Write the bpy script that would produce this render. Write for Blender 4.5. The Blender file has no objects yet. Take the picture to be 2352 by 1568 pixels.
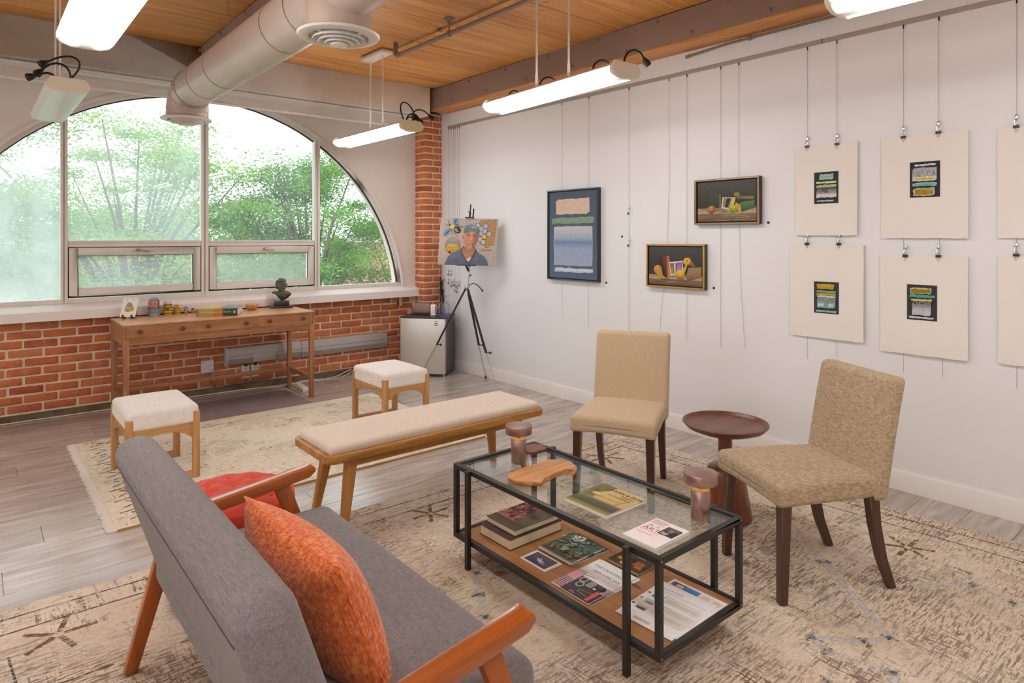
import bpy, bmesh, math, random
from mathutils import Vector, Matrix
random.seed(7)
SC = bpy.context.scene
COL = SC.collection
PI = math.pi

# ------------------------------------------------------------------ camera
cam_data = bpy.data.cameras.new('camera')
cam_data.sensor_width = 36.0
cam_data.lens = 1480.0 / 2352.0 * 36.0
cam_data.shift_y = -(784.0 - 545.0) / 2352.0
cam_data.clip_start = 0.05
cam_data.clip_end = 300
camera = bpy.data.objects.new('camera', cam_data)
COL.objects.link(camera)
camera.location = (0, 0, 1.5)
camera.rotation_euler = (math.radians(90), 0, math.radians(-40))
SC.camera = camera

# ------------------------------------------------------------------ world / exposure
SKY = 1.3
world = bpy.data.worlds.new('overcast_sky')
SC.world = world
world.use_nodes = True
bg = world.node_tree.nodes['Background']
bg.inputs[0].default_value = (0.86, 0.94, 1.0, 1)
bg.inputs[1].default_value = SKY
SC.view_settings.view_transform = 'Standard'
SC.view_settings.look = 'None'
SC.view_settings.gamma = 1.0
SC.view_settings.use_curve_mapping = False
SC.view_settings.exposure = 1.0
SC.cycles.use_denoising = True
SC.cycles.max_bounces = 7
SC.cycles.diffuse_bounces = 4
SC.cycles.glossy_bounces = 3
SC.cycles.transmission_bounces = 3
SC.cycles.use_adaptive_sampling = True
SC.cycles.adaptive_threshold = 0.08
SC.cycles.adaptive_min_samples = 16
SC.cycles.transparent_max_bounces = 16
SC.cycles.caustics_reflective = False
SC.cycles.caustics_refractive = False
SC.cycles.sample_clamp_indirect = 6
LAMP = 16.5          # radiance of the fluorescent tubes' diffusers
LAMP_TINT = (1.0, 0.985, 0.975)

# ------------------------------------------------------------------ helpers
def lin(c):
    c = c / 255.0
    return c / 12.92 if c <= 0.04045 else ((c + 0.055) / 1.055) ** 2.4
def rgb(r, g, b):
    return (lin(r), lin(g), lin(b), 1.0)

class MB:
    """collects faces of one mesh"""
    def __init__(s):
        s.v = []; s.f = []; s.c = []
    def add(s, vs, fs, col=None):
        o = len(s.v)
        s.v += [tuple(p) for p in vs]
        s.f += [tuple(i + o for i in f) for f in fs]
        s.c += [col] * len(vs)
    def box(s, c, d, m=None, taper=1.0):
        x, y, z = d[0] / 2, d[1] / 2, d[2] / 2
        vs = []
        for k, sz in ((taper, -1), (1, 1)):
            for sx, sy in ((-1, -1), (1, -1), (1, 1), (-1, 1)):
                vs.append(Vector((sx * x * k, sy * y * k, sz * z)))
        if m is not None:
            vs = [m @ p for p in vs]
        c = Vector(c)
        s.add([p + c for p in vs], [(3, 2, 1, 0), (4, 5, 6, 7), (0, 1, 5, 4), (1, 2, 6, 5), (2, 3, 7, 6), (3, 0, 4, 7)])
        return s
    def b2(s, lo, hi):
        return s.box([(a + b) / 2 for a, b in zip(lo, hi)], [b - a for a, b in zip(lo, hi)])
    def bar(s, p0, p1, w, h, up=(0, 0, 1), w1=None, h1=None):
        """rectangular bar from p0 to p1; w across, h along up"""
        p0, p1 = Vector(p0), Vector(p1)
        d = (p1 - p0).normalized(); u = Vector(up)
        r = d.cross(u).normalized(); u = r.cross(d)
        w1 = w if w1 is None else w1; h1 = h if h1 is None else h1
        vs = []
        for p, ww, hh in ((p0, w, h), (p1, w1, h1)):
            for a, b in ((-1, -1), (1, -1), (1, 1), (-1, 1)):
                vs.append(p + r * a * ww / 2 + u * b * hh / 2)
        s.add(vs, [(0, 1, 2, 3), (7, 6, 5, 4), (0, 4, 5, 1), (1, 5, 6, 2), (2, 6, 7, 3), (3, 7, 4, 0)])
        return s
    def cyl(s, p0, p1, r0, r1=None, n=16, caps=True):
        p0, p1 = Vector(p0), Vector(p1); r1 = r0 if r1 is None else r1
        d = (p1 - p0).normalized()
        a = d.orthogonal().normalized(); b = d.cross(a)
        vs = []
        for p, r in ((p0, r0), (p1, r1)):
            for i in range(n):
                t = 2 * PI * i / n
                vs.append(p + (a * math.cos(t) + b * math.sin(t)) * r)
        fs = [(i, (i + 1) % n, n + (i + 1) % n, n + i) for i in range(n)]
        if caps:
            fs += [tuple(range(n - 1, -1, -1)), tuple(range(n, 2 * n))]
        s.add(vs, fs); return s
    def tube(s, pts, r, n=8, caps=True, closed=False):
        pts = [Vector(p) for p in pts]; m = len(pts)
        rs = r if isinstance(r, (list, tuple)) else [r] * m
        t0 = (pts[1] - pts[0]).normalized(); a = t0.orthogonal().normalized()
        vs = []
        for i, p in enumerate(pts):
            if closed:
                t = (pts[(i + 1) % m] - pts[i - 1]).normalized()
            else:
                t = (pts[min(i + 1, m - 1)] - pts[max(i - 1, 0)]).normalized()
            a = (a - t * a.dot(t)).normalized(); b = t.cross(a)
            for k in range(n):
                w = 2 * PI * k / n
                vs.append(p + (a * math.cos(w) + b * math.sin(w)) * rs[i])
        fs = []
        for i in range(m if closed else m - 1):
            j = (i + 1) % m
            fs += [(i * n + k, i * n + (k + 1) % n, j * n + (k + 1) % n, j * n + k) for k in range(n)]
        if caps and not closed:
            fs += [tuple(range(n - 1, -1, -1)), tuple(range((m - 1) * n, m * n))]
        s.add(vs, fs); return s
    def lathe(s, prof, c=(0, 0, 0), n=32, m=None):
        """prof: (r, z) from bottom to top"""
        c = Vector(c); vs = []
        for r, z in prof:
            for i in range(n):
                t = 2 * PI * i / n
                p = Vector((r * math.cos(t), r * math.sin(t), z))
                vs.append((m @ p if m is not None else p) + c)
        fs = []
        for j in range(len(prof) - 1):
            fs += [(j * n + i, j * n + (i + 1) % n, (j + 1) * n + (i + 1) % n, (j + 1) * n + i) for i in range(n)]
        if prof[0][0] > 1e-6: fs.append(tuple(range(n - 1, -1, -1)))
        if prof[-1][0] > 1e-6: fs.append(tuple(range((len(prof) - 1) * n, len(prof) * n)))
        s.add(vs, fs); return s
    def prism(s, poly, a, b, axis='y'):
        """poly of 2D points, extruded along axis from a to b"""
        def P(u, v, w):
            return {'y': (u, w, v), 'x': (w, u, v), 'z': (u, v, w)}[axis]
        n = len(poly)
        vs = [P(u, v, a) for u, v in poly] + [P(u, v, b) for u, v in poly]
        fs = [tuple(range(n)), tuple(range(2 * n - 1, n - 1, -1))]
        fs += [(i, n + i, n + (i + 1) % n, (i + 1) % n) for i in range(n)]
        s.add(vs, fs); return s
    def rbox(s, c, d, r, m=3, n=6, deform=None, mat=None):
        """rounded box, subdivided so it can be deformed"""
        h = [x / 2 for x in d]; r = min(r, min(h) * 0.999)
        ax = []
        for k in range(3):
            core = h[k] - r
            e = [core + r * math.tan(PI / 4 * j / m) for j in range(1, m + 1)]
            inner = [-core + 2 * core * i / n for i in range(n + 1)] if core > 1e-6 else [0.0]
            ax.append([-x for x in reversed(e)] + inner + e)
        idx = {}; vs = []
        def vert(p):
            key = tuple(round(x, 6) for x in p)
            if key in idx: return idx[key]
            core = [max(-(h[k] - r), min(h[k] - r, p[k])) for k in range(3)]
            dd = Vector([p[k] - core[k] for k in range(3)])
            q = Vector(core) + (dd.normalized() * r if dd.length > 1e-9 else dd)
            if deform: q = Vector(deform(q))
            if mat is not None: q = mat @ q
            idx[key] = len(vs); vs.append(q + Vector(c)); return idx[key]
        fs = []
        for k in range(3):
            u, v = (k + 1) % 3, (k + 2) % 3
            for sg in (-1, 1):
                for i in range(len(ax[u]) - 1):
                    for j in range(len(ax[v]) - 1):
                        q = []
                        for di, dj in ((0, 0), (1, 0), (1, 1), (0, 1)):
                            p = [0, 0, 0]; p[k] = sg * h[k]; p[u] = ax[u][i + di]; p[v] = ax[v][j + dj]
                            q.append(vert(p))
                        fs.append(tuple(q) if sg > 0 else tuple(reversed(q)))
        s.add(vs, fs); return s
    def ball(s, c, r, n=12, m=8):
        if not isinstance(r, (tuple, list)): r = (r, r, r)
        prof = [(math.sin(PI * j / m), -math.cos(PI * j / m)) for j in range(m + 1)]
        vs = []
        for rr, z in prof:
            for i in range(n):
                t = 2 * PI * i / n
                vs.append((c[0] + rr * math.cos(t) * r[0], c[1] + rr * math.sin(t) * r[1], c[2] + z * r[2]))
        fs = []
        for j in range(m):
            fs += [(j * n + i, j * n + (i + 1) % n, (j + 1) * n + (i + 1) % n, (j + 1) * n + i) for i in range(n)]
        s.add(vs, fs); return s
    def mesh(s, name, bevel=0, seg=2, smooth=40, clean=False):
        me = bpy.data.meshes.new(name)
        me.from_pydata(s.v, [], s.f)
        if bevel or clean:
            bm = bmesh.new(); bm.from_mesh(me)
            bmesh.ops.remove_doubles(bm, verts=bm.verts, dist=1e-6)
            if bevel:
                es = [e for e in bm.edges if len(e.link_faces) == 2 and e.calc_face_angle(0) > 0.5]
                bmesh.ops.bevel(bm, geom=es, offset=bevel, segments=seg, profile=0.5, affect='EDGES', clamp_overlap=True)
            bmesh.ops.recalc_face_normals(bm, faces=bm.faces)
            bm.to_mesh(me); bm.free()
        if any(c is not None for c in s.c) and not bevel and not clean:
            at = me.color_attributes.new('Col', 'FLOAT_COLOR', 'POINT')
            for i, c in enumerate(s.c):
                at.data[i].color = c if c is not None else (1, 1, 1, 1)
        if smooth:
            me.shade_smooth()
            me.set_sharp_from_angle(angle=math.radians(smooth))
        me.update()
        return me
    def build(s, name, mat, parent=None, bevel=0, seg=2, smooth=40, loc=None, rot=None, clean=False, mx=None):
        return put(name, s.mesh(name, bevel, seg, smooth, clean), mat, parent, loc, rot, mx)

def put(name, me, mat=None, parent=None, loc=None, rot=None, mx=None):
    o = bpy.data.objects.new(name, me)
    if mat is not None and not me.materials: me.materials.append(mat)
    COL.objects.link(o)
    if parent is not None: o.parent = parent
    if mx is not None: o.matrix_local = mx
    if loc is not None: o.location = loc
    if rot is not None: o.rotation_euler = rot
    return o
def tag(o, label, cat, group=None):
    o['label'] = label; o['category'] = cat
    if group: o['group'] = group
    return o
def struct(o, label=None):
    o['kind'] = 'structure'
    if label: o['label'] = label
    return o
def thing(name, label, cat, loc=(0, 0, 0), rz=0, group=None):
    o = bpy.data.objects.new(name, None); COL.objects.link(o)
    o.empty_display_size = 0.05
    o.location = loc; o.rotation_euler = (0, 0, rz)
    return tag(o, label, cat, group)
def copy_tree(o, parent=None):
    c = o.copy(); COL.objects.link(c); c.parent = parent
    for ch in list(o.children): copy_tree(ch, c)
    return c
def rotm(ax, deg): return Matrix.Rotation(math.radians(deg), 3, ax)

# ------------------------------------------------------------------ materials
def newmat(name):
    m = bpy.data.materials.new(name); m.use_nodes = True
    nt = m.node_tree
    return m, nt, nt.nodes['Principled BSDF']
def node(nt, t, **kw):
    n = nt.nodes.new(t)
    for k, v in kw.items():
        if k.startswith('i_'): n.inputs[k[2:].replace('_', ' ')].default_value = v
        elif k.startswith('n'): n.inputs[int(k[1:])].default_value = v
        else: setattr(n, k, v)
    return n
def coords(nt, scale=(1, 1, 1), kind='Object', rot=(0, 0, 0), randomize=False):
    tc = node(nt, 'ShaderNodeTexCoord')
    mp = node(nt, 'ShaderNodeMapping')
    mp.inputs['Scale'].default_value = scale; mp.inputs['Rotation'].default_value = rot
    nt.links.new(tc.outputs[kind], mp.inputs['Vector'])
    if randomize:
        oi = node(nt, 'ShaderNodeObjectInfo')
        ml = node(nt, 'ShaderNodeMath', operation='MULTIPLY', n1=37.0)
        nt.links.new(oi.outputs['Random'], ml.inputs[0])
        nt.links.new(ml.outputs[0], mp.inputs['Location'])
    return mp.outputs[0]
def noise(nt, vec, scale, detail=3, rough=0.55, dist=0.0):
    n = node(nt, 'ShaderNodeTexNoise', i_Scale=scale, i_Detail=detail, i_Roughness=rough, i_Distortion=dist)
    nt.links.new(vec, n.inputs['Vector']); return n.outputs['Fac']
def ramp(nt, fac, stops, interp='LINEAR'):
    r = node(nt, 'ShaderNodeValToRGB'); cr = r.color_ramp; cr.interpolation = interp
    while len(cr.elements) < len(stops): cr.elements.new(0.5)
    for e, (p, c) in zip(cr.elements, stops):
        e.position = p; e.color = c if len(c) == 4 else (*c, 1)
    nt.links.new(fac, r.inputs[0]); return r.outputs[0]
def grey(v): return (v, v, v, 1)
def mixc(nt, fac, a, b, mode='MIX'):
    m = node(nt, 'ShaderNodeMix', data_type='RGBA', blend_type=mode)
    for sock, val in ((m.inputs['Factor'], fac), (m.inputs['A'], a), (m.inputs['B'], b)):
        pass
    def setin(s, v):
        if isinstance(v, (int, float)): s.default_value = v
        elif isinstance(v, (tuple, list)): s.default_value = v
        else: nt.links.new(v, s)
    setin(m.inputs[0], fac); setin(m.inputs[6], a); setin(m.inputs[7], b)
    return m.outputs[2]
def math_(nt, op, a, b=None):
    m = node(nt, 'ShaderNodeMath', operation=op)
    for i, v in enumerate((a, b)):
        if v is None: continue
        if isinstance(v, (int, float)): m.inputs[i].default_value = v
        else: nt.links.new(v, m.inputs[i])
    return m.outputs[0]
def bump(nt, b, h, strength=0.3, dist=0.01):
    n = node(nt, 'ShaderNodeBump', i_Strength=strength, i_Distance=dist)
    nt.links.new(h, n.inputs['Height']); nt.links.new(n.outputs[0], b.inputs['Normal'])

def plain(name, col, rough=0.5, metal=0.0, spec=0.5, var=0.0, vscale=6.0, bmp=0.0, bscale=60.0, emit=None, coat=0.0):
    m, nt, b = newmat(name)
    b.inputs['Base Color'].default_value = col
    b.inputs['Roughness'].default_value = rough
    b.inputs['Metallic'].default_value = metal
    b.inputs['Specular IOR Level'].default_value = spec
    if coat: b.inputs['Coat Weight'].default_value = coat; b.inputs['Coat Roughness'].default_value = 0.15
    if var or bmp: v = coords(nt)
    if var:
        f = noise(nt, v, vscale, 4)
        lo = tuple(c * (1 - var) for c in col[:3]) + (1,); hi = tuple(min(1, c * (1 + var)) for c in col[:3]) + (1,)
        nt.links.new(ramp(nt, f, [(0.3, lo), (0.7, hi)]), b.inputs['Base Color'])
    if bmp: bump(nt, b, noise(nt, v, bscale, 3), bmp, 0.004)
    if emit: b.inputs['Emission Color'].default_value = emit[0]; b.inputs['Emission Strength'].default_value = emit[1]
    return m

def wood(name, c0, c1, axis='x', rough=0.4, scale=1.0, dark=None, streak=0.6, coat=0.0, randomize=True, spec=0.5):
    """stretched-noise grain along an axis of the object"""
    m, nt, b = newmat(name)
    k = {'x': (1.2, 14, 14), 'y': (14, 1.2, 14), 'z': (14, 14, 1.2)}[axis]
    v = coords(nt, tuple(x * scale for x in k), randomize=randomize)
    v2 = coords(nt, tuple(x * scale * 5 for x in k), randomize=randomize)
    f = noise(nt, v, 1.6, 5, 0.6, 0.6)
    g = noise(nt, v2, 2.0, 4, 0.7)
    mx = math_(nt, 'ADD', math_(nt, 'MULTIPLY', f, 1 - streak * 0.5), math_(nt, 'MULTIPLY', g, streak * 0.5))
    stops = [(0.36, c0), (0.62, c1)]
    if dark: stops = [(0.30, dark)] + [(0.42, c0), (0.64, c1)]
    nt.links.new(ramp(nt, mx, stops), b.inputs['Base Color'])
    b.inputs['Roughness'].default_value = rough
    b.inputs['Specular IOR Level'].default_value = spec
    if coat: b.inputs['Coat Weight'].default_value = coat; b.inputs['Coat Roughness'].default_value = 0.12
    bump(nt, b, g, 0.08, 0.002)
    return m

def fabric(name, c0, c1, scale=1.0, bmp=0.35, rough=0.9, stretch=(1, 1, 1), fine=260):
    m, nt, b = newmat(name)
    va = coords(nt, (3.2 * stretch[0], 0.35 * stretch[1], 1.0 * stretch[2])); vb = coords(nt, (0.35 * stretch[0], 3.2 * stretch[1], 3.2 * stretch[2]))
    fa = noise(nt, va, fine * 0.5 * scale, 2, 0.6); fb = noise(nt, vb, fine * 0.5 * scale, 2, 0.6)
    f = math_(nt, 'MULTIPLY', math_(nt, 'ADD', fa, fb), 0.5)
    big = noise(nt, coords(nt), 5, 2)
    col = ramp(nt, f, [(0.36, c0), (0.62, c1)])
    col = mixc(nt, math_(nt, 'MULTIPLY', big, 0.18), col, tuple(x * 0.75 for x in c0[:3]) + (1,))
    nt.links.new(col, b.inputs['Base Color'])
    b.inputs['Roughness'].default_value = rough
    b.inputs['Specular IOR Level'].default_value = 0.15
    b.inputs['Sheen Weight'].default_value = 0.15
    bump(nt, b, f, bmp, 0.002)
    return m

def glassmat(name, tint=(1, 1, 1, 1), refl=1.0, haze=0.0, haze_col=(0.9, 0.95, 0.97, 1), spots=False):
    m, nt, b = newmat(name)
    nt.nodes.remove(b)
    out = nt.nodes['Material Output']
    tr = node(nt, 'ShaderNodeBsdfTransparent'); tr.inputs[0].default_value = tint
    gl = node(nt, 'ShaderNodeBsdfGlossy'); gl.inputs['Roughness'].default_value = 0.0
    lw = node(nt, 'ShaderNodeLayerWeight', i_Blend=0.5)
    pw5 = math_(nt, 'POWER', lw.outputs['Facing'], 5.0)
    fac = math_(nt, 'MULTIPLY', math_(nt, 'ADD', math_(nt, 'MULTIPLY', pw5, 0.94), 0.045), refl)
    mx = node(nt, 'ShaderNodeMixShader')
    nt.links.new(fac, mx.inputs[0]); nt.links.new(tr.outputs[0], mx.inputs[1]); nt.links.new(gl.outputs[0], mx.inputs[2])
    sh = mx.outputs[0]
    if haze or spots:
        tl = node(nt, 'ShaderNodeBsdfTranslucent'); tl.inputs[0].default_value = haze_col
        mh = node(nt, 'ShaderNodeMixShader')
        v = coords(nt, (1, 1, 0.5))
        n1 = noise(nt, v, 2.2, 5, 0.6, 0.4)
        f = ramp(nt, n1, [(0.25, grey(haze * 0.55)), (0.75, grey(min(1, haze * 1.35)))])
        if spots:
            n2 = noise(nt, coords(nt), 55, 1, 0.4)
            f = math_(nt, 'ADD', f, ramp(nt, n2, [(0.70, grey(0)), (0.76, grey(0.55))]))
        nt.links.new(f, mh.inputs[0]); nt.links.new(sh, mh.inputs[1]); nt.links.new(tl.outputs[0], mh.inputs[2])
        sh = mh.outputs[0]
    nt.links.new(sh, out.inputs[0])
    return m

def print_mat(name, rough=0.55, noise_amt=0.12, nscale=40):
    m, nt, b = newmat(name)
    a = node(nt, 'ShaderNodeAttribute', attribute_name='Col')
    f = noise(nt, coords(nt), nscale, 5, 0.7)
    sc = ramp(nt, f, [(0.3, grey(1 - noise_amt * 1.6)), (0.7, grey(1 + noise_amt * 0.4))])
    nt.links.new(mixc(nt, 1.0, a.outputs['Color'], sc, 'MULTIPLY'), b.inputs['Base Color'])
    b.inputs['Roughness'].default_value = rough
    b.inputs['Specular IOR Level'].default_value = 0.3
    return m
PRINT = print_mat('painted_pigment', 0.5, 0.22, 60)
PAPERPRINT = print_mat('printed_ink', 0.45, 0.04, 30)

class Pic:
    """flat picture of coloured shapes; u right, v up, in metres, layered by a hair"""
    def __init__(s, W, H, step=0.00006):
        s.W, s.H, s.mb, s.z, s.step = W, H, MB(), 0.0, step
    def poly(s, pts, col, col2=None, keep=False):
        """pts in 0..1; col2: colour at the top (vertical gradient over the shape)"""
        P = [(u * s.W, v * s.H) for u, v in pts]
        lo = min(p[1] for p in P); hi = max(p[1] for p in P)
        o = len(s.mb.v)
        for x, y in P:
            t = (y - lo) / (hi - lo + 1e-9)
            c = col if col2 is None else tuple(col[i] * (1 - t) + col2[i] * t for i in range(4))
            s.mb.v.append((x, y, s.z)); s.mb.c.append(c)
        s.mb.f.append(tuple(range(o, o + len(P))))
        if not keep: s.z += s.step
        return s
    def rect(s, u0, v0, u1, v1, col, col2=None, keep=False):
        return s.poly([(u0, v0), (u1, v0), (u1, v1), (u0, v1)], col, col2, keep)
    def bands(s, u0, v0, u1, stops):
        """stack of vertical gradients: stops (v, colour)"""
        for (va, ca), (vb, cb) in zip(stops, stops[1:]):
            s.rect(u0, va, u1, vb, ca, cb, keep=True)
        s.z += s.step; return s
    def ell(s, u, v, ru, rv, col, col2=None, n=20, rot=0):
        a = s.W / s.H
        pts = []
        for i in range(n):
            t = 2 * PI * i / n; x = math.cos(t) * ru; y = math.sin(t) * rv / a
            cr, sr = math.cos(rot), math.sin(rot)
            x, y = x * cr - y * sr, x * sr + y * cr
            pts.append((u + x, v + y * a))
        return s.poly(pts, col, col2)
    def rough(s, u0, v0, u1, v1, col, col2=None, j=0.012, n=10):
        """hand painted rectangle with an uneven outline"""
        R = random.Random(int(u0 * 1e4 + v0 * 1e5))
        pts = []
        for i in range(n): pts.append((u0 + (u1 - u0) * i / n, v0 + R.uniform(-j, j)))
        for i in range(4): pts.append((u1 + R.uniform(-j, j), v0 + (v1 - v0) * (i + .5) / 4))
        for i in range(n): pts.append((u1 - (u1 - u0) * i / n, v1 + R.uniform(-j, j)))
        for i in range(4): pts.append((u0 + R.uniform(-j, j), v1 - (v1 - v0) * (i + .5) / 4))
        return s.poly(pts, col, col2)
    def line(s, pts, w, col):
        """polyline, width w as a share of W"""
        P = [Vector((u * s.W, v * s.H)) for u, v in pts]
        for a, b in zip(P, P[1:]):
            d = (b - a); 
            if d.length < 1e-9: continue
            nn = Vector((-d.y, d.x)).normalized() * w * s.W / 2; e = d.normalized() * w * s.W * 0.35
            o = len(s.mb.v)
            for q in (a - nn - e, b - nn + e, b + nn + e, a + nn - e):
                s.mb.v.append((q.x, q.y, s.z)); s.mb.c.append(col)
            s.mb.f.append((o, o + 1, o + 2, o + 3))
        s.z += s.step; return s
    def text(s, body, u, v, h, col, align='LEFT', stretch=1.0, bold=0.0):
        cu = bpy.data.curves.new('t', 'FONT'); cu.body = body; cu.size = 1.0; cu.align_x = align
        cu.resolution_u = 2; cu.offset = bold
        ob = bpy.data.objects.new('t', cu); COL.objects.link(ob)
        dg = bpy.context.evaluated_depsgraph_get(); me = ob.evaluated_get(dg).to_mesh()
        o = len(s.mb.v); k = h * s.H / 0.72
        for p in me.vertices:
            s.mb.v.append((u * s.W + p.co.x * k * stretch, v * s.H + p.co.y * k, s.z)); s.mb.c.append(col)
        for f in me.polygons: s.mb.f.append(tuple(i + o for i in f.vertices))
        ob.evaluated_get(dg).to_mesh_clear()
        bpy.data.objects.remove(ob); bpy.data.curves.remove(cu)
        s.z += s.step; return s
    def lines_of_text(s, u0, u1, v0, v1, n, col, fill=0.55, seed=1):
        """blocks of tiny illegible type"""
        R = random.Random(seed)
        for i in range(n):
            v = v1 - (v1 - v0) * (i + 0.5) / n; hh = (v1 - v0) / n * fill / 2; u = u0
            end = u1 - (R.random() * 0.3 * (u1 - u0) if i % 4 == 3 else 0)
            while u < end:
                w = R.uniform(0.015, 0.05)
                s.rect(u, v - hh, min(u + w, end), v + hh, col, keep=True); u += w + 0.008
        s.z += s.step; return s
    def build(s, name, parent, mx, mat=None):
        return put(name, s.mb.mesh(name, smooth=0), mat or PRINT, parent, mx=mx)
def frame_mx(o, u, v):
    u = Vector(u).normalized(); v = Vector(v); n = u.cross(v).normalized(); v = n.cross(u)
    return Matrix(((u.x, v.x, n.x, o[0]), (u.y, v.y, n.y, o[1]), (u.z, v.z, n.z, o[2]), (0, 0, 0, 1)))
# ------------------------------------------------------------------ material library
WALL = plain('white_wall_paint', rgb(230, 229, 230), 0.55, spec=0.3, var=0.012, vscale=1.5)
WARM = plain('warm_grey_wall_paint', rgb(228, 218, 208), 0.6, spec=0.3, var=0.02, vscale=2)
PLASTER = plain('rough_plaster', rgb(234, 222, 208), 0.8, spec=0.2, var=0.06, vscale=5, bmp=0.15, bscale=14)
TRIMW = plain('white_trim_paint', rgb(232, 228, 224), 0.35, spec=0.5)
SILL = plain('sill_paint', rgb(234, 229, 224), 0.45, var=0.02, vscale=3)
FRAMEW = plain('aluminium_frame_paint', rgb(222, 215, 208), 0.4, var=0.04, vscale=4)
FRAMED = plain('black_gasket', rgb(40, 36, 34), 0.6)
MORTAR = plain('mortar', rgb(232, 212, 184), 0.9, spec=0.1, var=0.14, vscale=9, bmp=0.6, bscale=60)
CONCRETE = plain('dark_concrete', rgb(112, 98, 78), 0.9, spec=0.1, var=0.35, vscale=8, bmp=0.6, bscale=30)
STEEL = plain('brown_steel_paint', rgb(146, 122, 110), 0.5, var=0.05, vscale=3)
BLACK = plain('black_metal', rgb(38, 35, 33), 0.42, spec=0.5)
BLACKP = plain('black_plastic', rgb(22, 21, 21), 0.4)
SILVER = plain('satin_silver', rgb(190, 190, 190), 0.3, metal=0.9)
CHROME = plain('chrome', rgb(215, 215, 215), 0.12, metal=1.0)
WIRE = plain('steel_wire', rgb(150, 145, 140), 0.5, metal=0.3)
PAPER = plain('white_paper', rgb(240, 236, 232), 0.7, spec=0.2)
RAGPAPER = plain('cream_rag_paper', rgb(232, 226, 219), 0.85, spec=0.1, bmp=0.15, bscale=120)
PAGES = plain('book_pages', rgb(226, 208, 180), 0.8, spec=0.1, var=0.05, vscale=20)

def brick_mat():
    m, nt, b = newmat('red_brick')
    oi = node(nt, 'ShaderNodeObjectInfo')
    base = ramp(nt, oi.outputs['Random'], [(0.0, rgb(206, 118, 82)), (0.25, rgb(222, 136, 92)), (0.5, rgb(212, 124, 86)), (0.72, rgb(228, 146, 98)), (0.88, rgb(192, 108, 82)), (1.0, rgb(230, 152, 108))])
    v = coords(nt, randomize=True)
    f = noise(nt, v, 9, 5, 0.65); g = noise(nt, v, 70, 3, 0.7)
    col = mixc(nt, 1.0, base, ramp(nt, f, [(0.25, rgb(205, 196, 196)), (0.75, rgb(255, 255, 250))]), 'MULTIPLY')
    # lime bloom and smeared mortar
    col = mixc(nt, ramp(nt, noise(nt, v, 16, 4, 0.7, 0.5), [(0.56, grey(0)), (0.78, grey(0.45))]), col, rgb(232, 190, 156))
    nt.links.new(col, b.inputs['Base Color']); b.inputs['Roughness'].default_value = 0.85
    b.inputs['Specular IOR Level'].default_value = 0.2
    bump(nt, b, g, 0.5, 0.004)
    return m
BRICK = brick_mat()

def floor_mat():
    m, nt, b = newmat('grey_oak_vinyl')
    oi = node(nt, 'ShaderNodeObjectInfo')
    v = coords(nt, (1.1, 9, 9), randomize=True); v2 = coords(nt, (2.4, 40, 40), randomize=True)
    f = noise(nt, v, 1.7, 6, 0.62, 1.0); g = noise(nt, v2, 1.5, 5, 0.7, 0.3)
    base = ramp(nt, f, [(0.28, rgb(144, 132, 122)), (0.46, rgb(180, 170, 162)), (0.66, rgb(204, 197, 191))])
    tint = ramp(nt, oi.outputs['Random'], [(0.0, rgb(232, 226, 222)), (1.0, rgb(255, 253, 250))])
    col = mixc(nt, 1.0, base, tint, 'MULTIPLY')
    col = mixc(nt, ramp(nt, g, [(0.55, grey(0)), (0.75, grey(0.4))]), col, rgb(140, 126, 116))
    nt.links.new(col, b.inputs['Base Color'])
    nt.links.new(ramp(nt, g, [(0.2, grey(0.16)), (0.8, grey(0.30))]), b.inputs['Roughness'])
    b.inputs['Specular IOR Level'].default_value = 0.8
    bump(nt, b, g, 0.12, 0.002)
    return m
FLOORM = floor_mat()

def pine_mat():
    m, nt, b = newmat('amber_pine')
    oi = node(nt, 'ShaderNodeObjectInfo')
    v = coords(nt, (0.9, 11, 11), randomize=True); v2 = coords(nt, (1.6, 45, 45), randomize=True)
    f = noise(nt, v, 1.4, 5, 0.6, 0.8); g = noise(nt, v2, 1.6, 5, 0.7)
    base = ramp(nt, f, [(0.25, rgb(178, 116, 56)), (0.42, rgb(216, 156, 86)), (0.60, rgb(230, 176, 106)), (0.78, rgb(236, 190, 124))])
    tint = ramp(nt, oi.outputs['Random'], [(0.0, rgb(226, 206, 190)), (0.5, rgb(255, 248, 236)), (1.0, rgb(240, 226, 214))])
    col = mixc(nt, 1.0, base, tint, 'MULTIPLY')
    col = mixc(nt, ramp(nt, g, [(0.5, grey(0)), (0.72, grey(0.35))]), col, rgb(180, 116, 56))
    vk = coords(nt, (2.2, 7, 7), randomize=True)
    kn = node(nt, 'ShaderNodeTexVoronoi', i_Scale=0.9); nt.links.new(vk, kn.inputs['Vector'])
    col = mixc(nt, ramp(nt, kn.outputs['Distance'], [(0.02, grey(0.85)), (0.075, grey(0))]), col, rgb(86, 48, 24))
    nt.links.new(col, b.inputs['Base Color']); b.inputs['Roughness'].default_value = 0.45
    bump(nt, b, g, 0.1, 0.003)
    return m
PINE = pine_mat()
PINEB = wood('beam_timber', rgb(186, 116, 56), rgb(222, 160, 92), 'y', 0.5, 0.7)

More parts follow.
